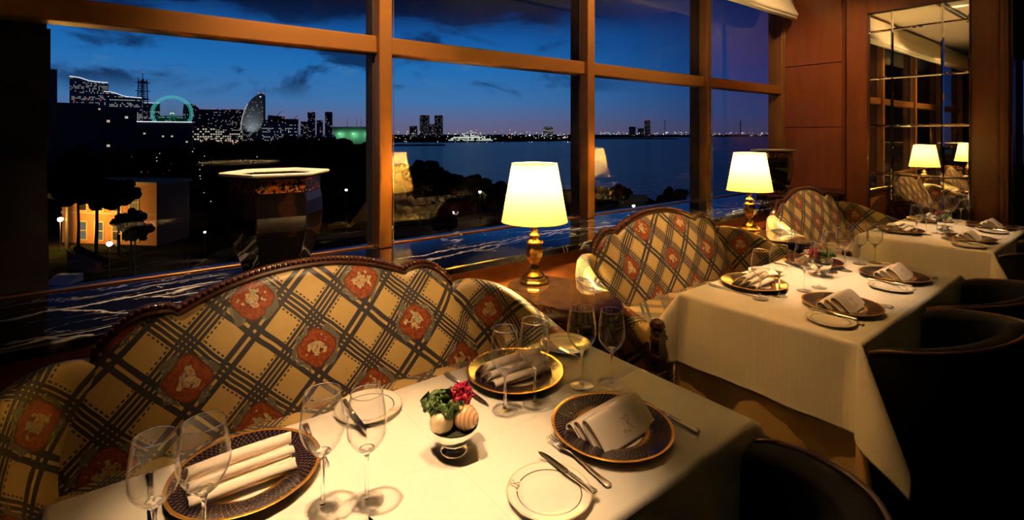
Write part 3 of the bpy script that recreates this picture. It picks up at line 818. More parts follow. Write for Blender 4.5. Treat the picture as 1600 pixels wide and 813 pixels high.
def make_glass(big):
    k = 1.0 if big else .92
    R = .0435 if big else .0395; H = .232 if big else .222
    hb = .108 if big else .104          # start of bowl
    outer = [(.0045, hb - .006), (.012, hb - .001), (.026, hb + .012), (.037, hb + .030), (R, hb + .050), (R * .985, hb + .072), (R * .90, hb + .098), (R * .80, H)]
    inner = [(r - .0011, z + (.003 if i < 3 else .0)) for i, (r, z) in enumerate(outer)]
    inner[0] = (.0005, hb + .003)
    o3 = [tuple(p) for p in smoothpath([(r, z, 0) for r, z in outer], 4)]
    i3 = [tuple(p) for p in smoothpath([(r, z, 0) for r, z in inner], 4)]
    root = empty('wine_glass')
    bw = MB().lathe([(p[0], p[1]) for p in o3] + [(p[0], p[1]) for p in reversed(i3)], 40)
    bw.build('bowl', M['wine'], root, True)
    st = [(.0006, .0070), (.006, .0066), (.0048, .012), (.0036, .025), (.0032, .055), (.0034, .080), (.0048, hb - .012), (.0075, hb - .002), (.0125, hb + .0005), (.0165, hb + .0042), (.0120, hb + .0046), (.0005, hb + .0042)]
    MB().lathe(st, 16).build('stem', M['crystal'], root, True)
    MB().tube([(R * .80 * cos(2 * pi * q / 40), R * .80 * sin(2 * pi * q / 40), H) for q in range(41)], .0010, 6).build('rim', M['crystal'], root, True)
    ft = [(.0005, .0062), (.010, .0058), (.022, .0036), (.0335, .0022), (.0345, .0012), (.0335, .0002), (.0005, .0002)]
    MB().lathe(ft, 36).build('foot', M['wine'], root, True)
    return root
def make_knife(length=.235, butter=False):
    k = length / .235
    root = empty('butter_knife' if butter else 'dinner_knife')
    # handle along -y, blade towards +y, origin in the middle
    y0 = -length / 2; hl = .098 * k if not butter else length * .46
    rings = []
    for t, wd, hg in ((0, .0040, .0030), (.03, .0080, .0042), (.10, .0082, .0044), (.25, .0070, .0040), (.6, .0058, .0036), (.92, .0052, .0034), (1, .0064, .0038)):
        y = y0 + hl * t
        rings.append([(wd * cos(a) * 1.0, y, .0042 + hg * sin(a)) for a in [2 * pi * q / 12 for q in range(12)]])
    h = MB().loft(rings, True, True)
    for xx in (-.0028, 0, .0028): h.tube([(xx, y0 + hl * .12, .0083), (xx, y0 + hl * .9, .0076)], .0007, 5)
    for q in (-.004, 0, .004): h.ball((q, y0 + hl * .045, .0075), .0022, 6, 4)
    h.build('handle', M['silver'], root, True)
    yb = y0 + hl; ye = length / 2; n = 12; b = MB(); rings = []
    for i in range(n + 1):
        t = i / n; y = yb + (ye - yb) * t
        wb = .0085 * (1 if t < .62 else max(.08, 1 - ((t - .62) / .38) ** 2 * .95)); wl = -.0062 * (1 if t < .75 else max(.1, 1 - ((t - .75) / .25) ** 2 * .9))
        if t < .06: wb *= .6; wl *= .75
        rings.append([(wl, y, .0034), (0, y, .0052), (wb, y, .0046), (0, y, .0030)])
    b.loft(rings, True, True); b.build('blade', M['steel'], root)
    return root
def make_fork(length=.205):
    root = empty('dinner_fork'); y0 = -length / 2; hl = length * .58
    rings = []
    for t, wd, hg, z in ((0, .0035, .0015, .003), (.02, .0085, .002, .0032), (.1, .0088, .0022, .0035), (.3, .0065, .002, .004), (.7, .0040, .0019, .006), (1, .0034, .0018, .010)):
        y = y0 + hl * t; rings.append([(wd * cos(a), y, z + hg * sin(a)) for a in [2 * pi * q / 10 for q in range(10)]])
    h = MB().loft(rings, True, True)
    for q in (-.004, 0, .004): h.tube([(q * .7, y0 + .004, .0048), (q, y0 + hl * .12, .0055), (q * .4, y0 + hl * .5, .0062)], .0009, 5)
    h.build('handle', M['silver'], root, True)
    yb = y0 + hl; hd = MB(); rings = []
    for t, wd, z in ((0, .0034, .010), (.15, .007, .0105), (.35, .0115, .0080), (.48, .0125, .0062)):
        y = yb + length * .42 * t; rings.append([(-wd, y, z), (0, y, z - .0012), (wd, y, z), (wd, y, z + .0016), (0, y, z + .0006), (-wd, y, z + .0016)])
    hd.loft(rings, True, True)
    yt = yb + length * .42 * .47
    for q in (-.0107, -.0036, .0036, .0107):
        hd.tube([(q, yt, .0068), (q * 1.0, yt + .022, .0050), (q * 1.0, yt + .038, .0062), (q * .98, yb + length * .42, .0098)], [.0019, .0017, .0015, .0007], 6)
    hd.build('tines', M['silver'], root, True)
    return root
glass_big = make_glass(True); glass_small = make_glass(False)
knife0 = make_knife(); bknife0 = make_knife(.178, True); fork0 = make_fork()
protos = {'big': glass_big, 'small': glass_small, 'knife': knife0, 'bknife': bknife0, 'fork': fork0}
used = set()
def place(kind, loc, rz, label, cat, group):
    p = protos[kind]
    if kind in used: o = dup(p, loc, rz)
    else: used.add(kind); o = p; o.location = loc; o.rotation_euler = (0, 0, rz)
    return tag(o, label, cat, group)
charger0 = None; bread0 = None; napkin0 = None
def setting(plate, side, where, tname, nap_rz, g1, g2, full=True, skip=(), bp=None, napw=.20):
    """side +1: diner sits on the chair side (faces +y); -1: sofa side"""
    global charger0, bread0, napkin0
    x, y = plate; s = side
    zt = TZ + .0008
    lab = '%s of the %s' % (where, tname)
    if 'plate' not in skip:
        L = 'navy and gold rimmed charger plate at the %s' % lab
        if charger0 is None: charger0 = make_charger((x, y, zt), L, 'charger plates')
        else:
            c = dup(charger0, (x, y, zt), 0, L)
        nx, ny = x + (.0 if s > 0 else -.01), y + s * .0
        L = 'folded white monogrammed napkin on the plate at the %s' % lab
        nl = (nx, ny + .004 * s, zt + .0045)
        if napkin0 is None: napkin0 = make_napkin(nl, nap_rz, L, 'folded napkins on plates')
        else: dup(napkin0, nl, nap_rz + (0 if s > 0 else pi), L)
    if 'bread' not in skip:
        bx, by = bp if bp else (x - s * .275, y - s * .07)
        L = 'small white bread plate with fine line beside the %s' % lab
        rz = 0 if s > 0 else pi
        if bread0 is None: bread0 = make_breadplate((bx, by, zt), rz, L, 'bread plates')
        else: dup(bread0, (bx, by, zt), rz, L)
        kx = bx + s * .062
        place('bknife', (kx if s > 0 else bx - .050, by + (.018 if s > 0 else -.030), zt + .0125), (0 if s > 0 else pi) + .03 * s, 'silver butter knife on the bread plate, %s' % lab, 'knife', 'butter knives')
    if 'fork' not in skip: place('fork', (x - s * .150, y - s * .030, zt), (0 if s > 0 else pi) - .06, 'silver dinner fork left of the plate at the %s' % lab, 'fork', 'dinner forks')
    if 'knife' not in skip: place('knife', (x + s * .1665, y - s * .022, zt), (0 if s > 0 else pi), 'silver dinner knife right of the plate at the %s' % lab, 'knife', 'dinner knives')
    for kind, g, nm in (('big', g1, 'larger'), ('small', g2, 'smaller')):
        if g: place(kind, (g[0], g[1], zt), rnd.uniform(0, 6), 'empty %s wine glass at the %s' % (nm, lab), 'wine glass', 'empty wine glasses')
T1, T2, T3 = 'nearest table', 'middle table', 'farthest table'
setting((.968, .850), 1, 'right chair-side place', T1, .05, (1.072, 1.057), (1.148, 1.008), bp=(.694, .778))
setting((.207, .850), 1, 'left chair-side place', T1, .05, (.312, 1.030), (.388, .991), skip=('plate', 'bread', 'fork'))
setting((.955, 1.228), -1, 'right sofa-side place', T1, -.08, (.897, 1.066), (.813, 1.09), bp=(1.228, 1.290))
setting((.207, 1.218), -1, 'left sofa-side place', T1, -.02, (.110, 1.050), (.038, 1.072), bp=(.521, 1.318))
setting((2.437, .850), 1, 'left chair-side place', T2, .04, (2.562, 1.051), (2.672, 1.029), bp=(2.223, .815))
setting((3.163, .862), 1, 'right chair-side place', T2, .02, (3.341, 1.074), (3.444, 1.031), bp=(2.929, .815))
setting((2.454, 1.240), -1, 'left sofa-side place', T2, .05, (2.390, 1.088), (2.275, 1.119))
setting((3.135, 1.240), -1, 'right sofa-side place', T2, .0, (3.115, 1.070), (3.020, 1.105))
setting((4.700, .850), 1, 'left chair-side place', T3, .03, (4.830, 1.051), (4.943, 1.026), bp=(4.44, .80))
setting((5.470, .855), 1, 'right chair-side place', T3, .03, (5.600, 1.06), (5.70, 1.026), bp=(5.21, .80))
setting((4.690, 1.240), -1, 'left sofa-side place', T3, .03, (4.705, 1.087), (4.587, 1.115))
setting((5.440, 1.240), -1, 'right sofa-side place', T3, .03, (5.42, 1.085), (5.33, 1.10))

# ------------------------------------------------------------------ flower bowls with shells
def make_bowl():
    root = empty('footed_bowl')
    prof = [(.0, .004), (.024, .0), (.031, .0), (.0325, .004), (.030, .009), (.023, .013), (.0205, .018), (.020, .023), (.031, .027), (.043, .036), (.051, .048), (.0555, .060), (.0565, .066), (.0555, .0672), (.0535, .066), (.048, .050), (.039, .040), (.0, .033)]
    auto_smooth(MB().lathe(prof, 48).build('dish', M['silver'], root), 60)
    auto_smooth(MB().lathe([(.0525, .0605), (.045, .064), (.02, .066), (0, .067)], 20).build('moss', M['soil'], root), 60)
    return root
def shell_mesh(name, mat, R=.024):
    """a rounded sea snail: body whorl with a raised low spire wound on top"""
    V = []; UV = []; F = []; n, m_ = 40, 34
    for i in range(m_ + 1):
        t = i / m_; th = pi * t
        for j in range(n + 1):
            a = 2 * pi * j / n
            tw = a / (2 * pi)
            tt = max(0, min(1, (i - tw * 5.0) / m_ * 1.02 + .04)); th = pi * tt
            r = R * sin(th) * (1 + .045 * abs(sin(tt * 6 * pi)) * (1 if tt < .5 else .15))
            z = R * 1.05 * cos(th) + (R * .22 * max(0, 1 - tt / .25) if tt < .25 else 0)
            V.append((r * cos(a), r * sin(a), z)); UV.append((tt, tw))
    for i in range(m_):
        for j in range(n):
            q = i * (n + 1) + j; F.append((q, q + n + 1, q + n + 2, q + 1))
    return link(name, V, F, mat, None, True, UV)
def leaf_cluster(seed, n=7, R=.055):
    rr = random.Random(seed); V = []; F = []
    for k in range(n):
        a = rr.uniform(0, 6.28) if k else 0; tilt = rr.uniform(.25, 1.0); sz = R * rr.uniform(.55, 1.0)
        Mx = Matrix.Translation((rr.uniform(-.010, .010), rr.uniform(-.010, .010), rr.uniform(0, .028))) @ Matrix.Rotation(a, 4, 'Z') @ Matrix.Rotation(-tilt, 4, 'Y')
        b = len(V); nu, nv = 14, 7
        for i in range(nu + 1):
            t = i / nu
            for j in range(nv + 1):
                s = j / nv * 2 - 1
                wd = sz * .62 * sin(pi * min(1, t * .93 + .05)) ** .6 * (1 + .16 * sin(i * 2.4))
                x = sz * 1.15 * t; y = wd * s; z = .007 * sin(3 * s + i * .8) + .012 * s * s - .2 * x * t + .005 * sin(t * 14)
                V.append(tuple(Mx @ Vector((x, y, z))))
        for i in range(nu):
            for j in range(nv):
                q = b + i * (nv + 1) + j; F.append((q, q + nv + 1, q + nv + 2, q + 1))
    o = link('leaf_spray', V, F, M['leaf'], None, True)
    s = o.modifiers.new('t', 'SOLIDIFY'); s.thickness = .0008
    return o
def carnation(seed, R=.030):
    rr = random.Random(seed); V = []; F = []
    for k in range(46):
        z = 1 - (k + .5) / 46 * 1.25; a = k * 2.39996
        d = Vector((sqrt(max(0, 1 - z * z)) * cos(a), sqrt(max(0, 1 - z * z)) * sin(a), z))
        c = d * R * rr.uniform(.45, .62); q = d.to_track_quat('Z', 'Y').to_matrix().to_4x4()
        Mx = Matrix.Translation(c) @ q @ Matrix.Rotation(rr.uniform(0, 6.28), 4, 'Z') @ Matrix.Rotation(rr.uniform(.6, 1.3), 4, 'Y')
        b = len(V); nu, nv = 5, 8; w_ = R * rr.uniform(.42, .6)
        for i in range(nu + 1):
            t = i / nu
            for j in range(nv + 1):
                s = j / nv * 2 - 1
                V.append(tuple(Mx @ Vector((R * .62 * t, w_ * s * (.35 + .65 * t), .10 * R * sin(s * 9 + k) * t + .12 * R * t * s * s))))
        for i in range(nu):
            for j in range(nv):
                q_ = b + i * (nv + 1) + j; F.append((q_, q_ + nv + 1, q_ + nv + 2, q_ + 1))
    o = link('carnation', V, F, M['petal'], None, True)
    s = o.modifiers.new('t', 'SOLIDIFY'); s.thickness = .0006
    return o
bowl0 = make_bowl(); sh_a = shell_mesh('snail_shell', M['shell_a'], .0275); sh_b = shell_mesh('snail_shell', M['shell_b'], .0275); lf0 = leaf_cluster(4, 10, .066); cn0 = carnation(2, .044)
# directions on the table as seen from the camera
RT = Vector((sin(radians(52.5)), -cos(radians(52.5)), 0)); FW = Vector((cos(radians(52.5)), sin(radians(52.5)), 0))
for i, (bx, by, tn, rot) in enumerate(((.612, 1.022, T1, 0), (2.915, 1.12, T2, 2.2), (5.05, 1.05, T3, .6))):
    c = Vector((bx, by, TZ + .0008)); Rz = Matrix.Rotation(rot, 3, 'Z')
    def off(r, f, z): return c + Rz @ (RT * r + FW * f) + Vector((0, 0, z))
    objs = [bowl0, sh_a, sh_b, lf0, cn0] if i == 0 else [dup(q) for q in (bowl0, sh_a, sh_b, lf0, cn0)]
    b_, a1, a2, lf, cn = objs
    b_.location = c
    a1.location = off(-.026, -.020, .0835); a2.location = off(.028, -.010, .086)
    lf.location = off(-.036, .020, .078); cn.location = off(.014, .034, .116)
    d1 = Rz @ (RT * -.10 - FW * .75) + Vector((0, 0, .42)); a1.rotation_euler = d1.to_track_quat('Z', 'Y').to_euler()
    d2 = Rz @ (RT * .9 - FW * .45) + Vector((0, 0, .10)); a2.rotation_euler = d2.to_track_quat('Z', 'Y').to_euler()
    lf.rotation_euler = (-.25, -.55, rot + 2.4); cn.rotation_euler = (.1, .25, rot)
    tag(b_, 'small silver footed bowl holding shells and a flower, on the %s' % tn, 'bowl', 'silver flower bowls')
    tag(a1, 'round cream snail shell in the silver bowl on the %s' % tn, 'shell', 'cream snail shells')
    tag(a2, 'tan banded snail shell in the silver bowl on the %s' % tn, 'shell', 'tan snail shells')
    tag(lf, 'spray of green scalloped leaves in the silver bowl on the %s' % tn, 'leaf', 'leaf sprays')
    tag(cn, 'magenta ruffled flower in the silver bowl on the %s' % tn, 'flower', 'magenta flowers')

# ------------------------------------------------------------------ tub chairs
def make_chair():
    root = empty('tub_chair')
    R = .345; th = .075
    path = [(-R, .05), (-R, .025), (-R, 0)] + [(-R * cos(a), -R * .92 * sin(a)) for a in [pi * q / 20 for q in range(1, 20)]] + [(R, 0), (R, .025), (R, .05)]
    rings = []
    for i, p in enumerate(path):
        a = Vector(path[max(0, i - 1)]); b = Vector(path[min(len(path) - 1, i + 1)]); t = (b - a).normalized(); nrm = Vector((t.y, -t.x))
        if nrm.dot(Vector((0, .1)) - Vector(p)) < 0: nrm = -nrm     # inwards
        u_ = abs(i / (len(path) - 1) * 2 - 1); zt = .735 + .12 * (1 - u_) ** .95
        prof = [(0, .20), (-.008, .45), (0, zt - .02), (.012, zt - .004), (.035, zt), (.062, zt - .006), (th, zt - .03), (th + .01, .50), (th, .36), (th - .02, .20)]
        rings.append([(p[0] + nrm.x * q, p[1] + nrm.y * q, z) for q, z in prof])
    MB().loft(rings, True, True).build('backrest', M['leather'], root, True)
    tr_ = []
    for i, p in enumerate(path):
        a = Vector(path[max(0, i - 1)]); b = Vector(path[min(len(path) - 1, i + 1)]); t = (b - a).normalized(); nrm = Vector((t.y, -t.x))
        if nrm.dot(Vector((0, .1)) - Vector(p)) < 0: nrm = -nrm
        u_ = abs(i / (len(path) - 1) * 2 - 1); zt = .735 + .12 * (1 - u_) ** .95
        tr_.append((p[0] + nrm.x * .004, p[1] + nrm.y * .004, zt - .004))
    MB().tube(tr_, .0075, 8).build('top_rail', M['chairtrim'], root, True)
    se = MB(); n = 28
    def sup(sx, sy, z, cy=.0): return [(sx * (abs(cos(2 * pi * j / n)) ** .6) * (1 if cos(2 * pi * j / n) >= 0 else -1), cy + sy * (abs(sin(2 * pi * j / n)) ** .6) * (1 if sin(2 * pi * j / n) >= 0 else -1), z) for j in range(n)]
    se.loft([sup(.255, .165, .33, -.10), sup(.26, .17, .40, -.10), sup(.255, .165, .425, -.10), sup(.23, .14, .438, -.10), sup(.15, .09, .442, -.10)], True, True)
    se.build('seat', M['leather'], root, True)
    MB().loft([sup(.275, .18, .20, -.10), sup(.275, .18, .33, -.10)], True, True).build('seat_frame', M['black'], root)
    for sx in (-1, 1):
        for y in (-.2, .02):
            MB().lathe([(0, 0), (.014, 0), (.018, .12), (.024, .225), (0, .225)], 10, (sx * .22, y, 0)).build('leg', M['black'], root, True)
    return root
ch0 = make_chair()
chs = [((.905, .575), 'dark leather tub chair at the near side of the nearest table, right place'),
       ((2.405, .585), 'dark leather tub chair before the left place of the middle table'),
       ((3.115, .59), 'dark leather tub chair before the right place of the middle table'),
       ((4.665, .59), 'dark leather tub chair before the left place of the farthest table')]
for i, ((x, y), L) in enumerate(chs):
    o = ch0 if i == 0 else dup(ch0)
    o.location = (x, y, 0); tag(o, L, 'chair', 'dark tub chairs')

# ------------------------------------------------------------------ outside: park, bay and city (real distances, metres)
GZ, SEA = -17.0, -20.0
def at(px, f):
    """ground point seen in direction px (photo column) at depth f metres"""
    r = (px - 800) / 785 * f
    return (RT.x * r + FW.x * f, RT.y * r + FW.y * f)
def zat(v, f): return 1.5 - (v - 209) / 785 * f
FACE = radians(-37.5)          # yaw of something that squarely faces the room
m, nt, o = new_mat('sea water'); P_ = coords('Object')
n1 = noise(mapping(P_, (.10, .22, 1), (0, 0, .4)), 1.0, 4, .6); n2 = noise(mapping(P_, (.5, .9, 1), (0, 0, .9)), 1.0, 3)
pbsdf(nt, o, col=(.004, .010, .035), rough=.22, ior=1.33, normal=bump(n1 + n2 * .3, 1.0, 1.6)); M['sea'] = m
m, nt, o = new_mat('dark park ground'); n1 = noise(coords('Object'), .12, 4)
pbsdf(nt, o, col=mix((.008, .010, .004), (.022, .018, .010), n1.step(.45, .6)), rough=1.0, spec=0.0); M['park'] = m
M['path'] = simple('pale path paving', (.10, .075, .05), .9, spec=0.0)
M['crown'] = simple('dark foliage', (.007, .010, .004), .95, spec=0.0)
M['trunk'] = simple('bark', (.03, .02, .012), .9)
M['farland'] = simple('far shore land', (.008, .010, .016), .95, spec=0.0)
def poly(name, pts, z, mat, depth=1.0):
    return struct(MB().prism([tuple(p) for p in pts], z - depth, z), name, mat)
poly('sea', [(-400, 40), (9000, -6000), (14000, 2000), (9000, 14000), (-3000, 14000)], SEA, M['sea'])
poly('park_ground', [(-120, 6), (60, 6), at(1300, 60), at(1090, 98), at(1050, 122), at(1010, 148), at(930, 168), at(790, 165), at(700, 200), at(625, 265), at(588, 420), at(583, 900), at(592, 1800), at(595, 3500), (-2500, 3500), (-700, 300)], GZ, M['park'], 4)
fs = [at(598, 1230), at(700, 1250), at(800, 1330), at(905, 1500), at(925, 2700), at(1110, 3300), at(1215, 3900), at(1700, 3900), at(1700, 9000), at(560, 9000)]
poly('far_shore', fs, SEA + 2.0, M['farland'], 3)
poly('pier', [at(598, 880), at(694, 905), at(696, 935), at(598, 935)], SEA + 1.6, M['farland'], 3)
poly('headland', [at(925, 2000), at(1060, 2000), at(1040, 2250), at(925, 2300)], SEA + 2.5, M['farland'], 4)
# path ribbons in the park
def ribbon(name, pts, wdt, z):
    P = smoothpath([(p[0], p[1], z) for p in pts], 8); L = []; R = []
    for i, p in enumerate(P):
        t = (P[min(i + 1, len(P) - 1)] - P[max(i - 1, 0)]).normalized(); n = Vector((-t.y, t.x, 0)) * wdt / 2
        L.append((p + n).to_tuple()); R.append((p - n).to_tuple())
    mb = MB()
    rings = [[l, r, (r[0], r[1], z - .3), (l[0], l[1], z - .3)] for l, r in zip(L, R)]
    mb.loft(rings, True, True); return struct(mb, name, M['path'])
ribbon('path_1', [at(620, 95), at(700, 98), at(760, 112), at(830, 118), at(900, 112)], 9, GZ + .06)
ribbon('path_2', [at(215, 62), at(300, 66), at(380, 82), at(520, 90), at(620, 95)], 3.5, GZ + .05)
ribbon('path_3', [at(930, 125), at(980, 128), at(1030, 125)], 10, GZ + .07)

def tree(px, f, vtop, rad, label, seed, dark=True):
    R = random.Random(seed); x, y = at(px, f); zt = zat(vtop, f); h = zt - GZ
    rad = min(rad, h * .48)
    t = thing('tree', label, 'tree', (x, y, GZ), R.uniform(0, 6), 'dark park trees')
    cr = MB(); cz = h - rad * .95
    for k in range(54):
        d = Vector((R.gauss(0, 1), R.gauss(0, 1), R.gauss(0, .8))).normalized() * R.uniform(.35, .88)
        rr = rad * R.uniform(.16, .34); b = len(cr.v)
        cr.ball((d.x * rad * .95, d.y * rad * .95, cz + d.z * rad * .72), rr, 9, 6, (1, 1, .8))
        for q in range(b, len(cr.v)):
            v = cr.v[q]; cr.v[q] = (v[0] + R.uniform(-.13, .13) * rr, v[1] + R.uniform(-.13, .13) * rr, v[2] + R.uniform(-.13, .13) * rr)
    cr.build('crown', M['crown'], t)
    MB().tube([(0, 0, 0), (.1, .05, cz * .5), (.0, .1, cz)], [rad * .07, rad * .055, rad * .04], 8).build('trunk', M['trunk'], t)
TREES = [(632, 150, 246, 10, 'tall dark tree just right of the first window post, against the bay'), (668, 140, 241, 9, 'dark tree with the highest crown against the water'), (702, 125, 262, 9, 'dark tree left of the front lamp, below the pier'),
         (742, 115, 264, 8, 'dark bushy tree at the water edge left of the front lamp'), (782, 105, 276, 6, 'low dark tree beside the front lamp shade'), (655, 100, 286, 8, 'dark tree in front of the waterside trees, right of the orange post'),
         (938, 118, 284, 5, 'low dark tree by the second window post'), (968, 124, 283, 6, 'dark tree in the third window left of the pale roof'), (1036, 116, 300, 2.6, 'dark sloping bush at the right end of the park'),
         (1055, 110, 286, 2.6, 'small round dark tree standing alone against the water'),
         (330, 280, 212, 16, 'broad dark tree mass below the big wheel'), (395, 250, 209, 15, 'dark tree crowns below the sail shaped tower'), (455, 260, 206, 15, 'dark trees left of the green hall'), (525, 220, 205, 13, 'dark trees in front of the green hall'),
         (565, 190, 210, 11, 'dark tree next to the first window post on its left'), (262, 210, 222, 12, 'dark tree below the long lit building'), (205, 150, 226, 10, 'dark tree above the lit brick building'), (145, 120, 216, 9, 'dark tree near the left brick pier'),
         (104, 81, 262, 3.3, 'street tree over the lamp by the yellow brick wall'), (150, 78, 258, 4.0, 'tree in front of the yellow wall windows'), (212, 62, 338, 1.9, 'round shrub tree with tiny lights by the path'), (122, 76, 268, 3.3, 'leafy street tree covering the upper left brick windows'), (186, 76, 270, 3.5, 'leafy street tree covering the upper right brick windows'),
         (204, 68, 322, 2.0, 'small tree right of the lit windows')]
for i, a in enumerate(TREES): tree(a[0], a[1], a[2], a[3], a[4], 100 + i)
# bare tree by the crossing paths
def bare(px, f, hgt):
    R = random.Random(5); x, y = at(px, f); mb = MB()
    def br(p, d, L, r, n):
        q = p + d * L; mb.tube([p, p.lerp(q, .5) + Vector((R.uniform(-.05, .05), R.uniform(-.05, .05), 0)) * L, q], [r, r * .85, r * .65], 6)
        if n:
            for k in range(3): br(q, (d + Vector((R.uniform(-.7, .7), R.uniform(-.7, .7), R.uniform(0, .3)))).normalized(), L * .68, r * .6, n - 1)
    br(Vector((0, 0, 0)), Vector((0, 0, 1)), hgt * .36, .22, 3)
    o = mb.build('bare_tree', M['trunk'], loc=(x, y, GZ)); tag(o, 'bare leafless tree left of the planter beyond the glass', 'tree')
bare(288, 58, 6.0)
# park lamps
def park_lamp(px, f, v, label, col=(1, .95, .85), r=.22, stg=30, power=0, lit=None):
    x, y = at(px, f); z = zat(v, f)
    t = thing('street_lamp', label, 'street lamp', (x, y, GZ), 0, 'lit park lamps')
    MB().lathe([(0, 0), (.14, 0), (.12, .3), (.06, .5), (.05, z - GZ - r), (0, z - GZ - r)], 10).build('post', M['bronze_d'], t)
    MB().ball((0, 0, z - GZ), r, 14, 8).build('globe', emit('lamp globe glow', col, stg), t, True)
    MB().lathe([(r * .55, z - GZ + r * .83), (r * .3, z - GZ + r * 1.15), (0, z - GZ + r * 1.2)], 12).build('cap', M['bronze_d'], t)
    if power:
        l = bpy.data.lights.new('street_light', 'POINT'); l.energy = power; l.color = lit or col; l.shadow_soft_size = r
        o = bpy.data.objects.new('street_light', l); COL.objects.link(o); o.location = Vector((x, y, z)) + RT * (r + .35)
park_lamp(94, 79, 343, 'very bright street lamp by the yellow brick wall', (1, .95, .85), .34, 40, 5200, (1, .55, .10))
park_lamp(171, 58, 381, 'white globe street lamp in front of the brick ramp', (1, 1, .85), .30, 6, 80)
park_lamp(320, 72, 363, 'small globe lamp by the path left of the planter', (1, .9, .9), .16, 6)
park_lamp(541, 92, 297, 'white lamp right of the planter beyond the glass', (1, 1, 1), .20, 20)
park_lamp(800, 170, 269, 'white lamp on the waterfront left of the front lamp shade', (1, .97, .9), .38, 25)
park_lamp(750, 104, 300, 'white lamp on the park path beneath the waterside trees', (1, .97, .9), .24, 25, 500, (1, .7, .4))
park_lamp(707, 66, 333, 'bright lamp beside the small green bush', (1, 1, .95), .20, 30, 350, (1, .9, .6))
park_lamp(990, 120, 322, 'greenish white lamp low over the ledge in the third window', (.8, 1, .9), .30, 25)
tree(694, 64, 326, 1.8, 'small leafy bush lit green by the lamp beside it', 77)
# yellow brick building with windows
m, nt, o = new_mat('yellow brick'); P_ = coords('Object')
bk = nt.nodes.new('ShaderNodeTexBrick'); nt.links.new(mapping(P_, (1, 1, 1), (radians(90), 0, 0)), bk.inputs[0]); bk.inputs['Scale'].default_value = 2.5
bk.inputs['Color1'].default_value = (.50, .20, .06, 1); bk.inputs['Color2'].default_value = (.42, .16, .05, 1); bk.inputs['Mortar'].default_value = (.36, .22, .10, 1)
pbsdf(nt, o, col=bk.outputs[0], rough=.85); M['brick'] = m
bx, by = at(178, 84)
bb = thing('brick_building', 'yellow lit brick building with tall windows behind the street lamp', 'building', (bx, by, GZ), FACE + radians(-8))
MB().box(-10, 8, 0, 7, 0, 10).build('wall', M['brick'], bb)
MB().box(-10.3, 8.3, -.3, 7.3, 10, 10.5).box(-10.1, 8.1, -.12, 0, 5.0, 5.3).build('cornice', simple('stone cornice', (.45, .32, .18), .8), bb)
wm = simple('cream window frame', (.6, .42, .18), .7); gm = emit('dim lit window', (.55, .42, .25), .35)
for wx_ in (-6.0, -2.8, .6, 3.8):
    for wz in (.7, 5.6):
        f_ = MB().box(wx_ - 1.0, wx_ + 1.0, -.10, .02, wz - .2, wz).box(wx_ - .95, wx_ - .75, -.08, .02, wz, wz + 2.9).box(wx_ + .75, wx_ + .95, -.08, .02, wz, wz + 2.9).box(wx_ - .95, wx_ + .95, -.08, .02, wz + 2.9, wz + 3.1).box(wx_ - .75, wx_ + .75, -.05, .01, wz + 1.4, wz + 1.52).build('window_frame', wm, bb)
        MB().box(wx_ - .75, wx_ + .75, -.02, .01, wz, wz + 2.9).build('pane', gm if wz < 3 and wx_ < -1 else M['bronze_d'], f_)
# red brick ramp wall and steps
x, y = at(131, 68)
rp = thing('ramp_wall', 'red brick ramp wall sloping down in front of the yellow building', 'wall', (x, y, GZ), FACE + radians(-22))
MB().loft([[(-3.2, -.3, 0), (3.2, -.3, 0), (3.2, -.3, 1.1), (-3.2, -.3, 2.3)], [(-3.2, .3, 0), (3.2, .3, 0), (3.2, .3, 1.1), (-3.2, .3, 2.3)]], True, True).build('wall', simple('red brick', (.30, .09, .05), .9), rp)
MB().loft([[(-3.3, -.4, 2.3), (3.3, -.4, 1.1), (3.3, -.4, 1.28), (-3.3, -.4, 2.48)], [(-3.3, .4, 2.3), (3.3, .4, 1.1), (3.3, .4, 1.28), (-3.3, .4, 2.48)]], True, True).build('coping', simple('coping', (.24, .10, .06), .9), rp)
MB().loft([[(-3.2, .4, 2.0), (3.2, .4, .8), (3.2, .4, 1.6), (-3.2, .4, 2.8)], [(-3.2, 1.2, 2.0), (3.2, 1.2, .8), (3.2, 1.2, 1.6), (-3.2, 1.2, 2.8)]], True, True).build('hedge', M['crown'], rp)
x, y = at(86, 61); sp_ = MB()
for k in range(5): sp_.box(-1.4, 1.4, k * .4, 2.4, k * .18, (k + 1) * .18)
o = sp_.build('stone_steps', simple('pale stone', (.45, .45, .46), .8)); o.location = (x, y, GZ); o.rotation_euler = (0, 0, FACE); tag(o, 'pale stone steps at the foot of the yellow building', 'steps')
# kiosk
x, y = at(206, 50)
kk = thing('kiosk', 'small kiosk with lit greenish front and round roof beyond the ledge', 'kiosk', (x, y, GZ), FACE)
MB().box(-.95, .95, -.6, .6, 0, 2.1, .08).build('body', simple('teal kiosk paint', (.03, .10, .12), .5), kk)
MB().box(-.35, .25, -.64, -.58, .15, 1.95).build('lit_panel', emit('kiosk light', (.14, .2, .05), .5), kk)
MB().lathe([(1.15, 2.1), (1.15, 2.2), (.9, 2.45), (.45, 2.62), (0, 2.66)], 24).build('roof', simple('pale kiosk roof', (.25, .40, .30), .5), kk, True)
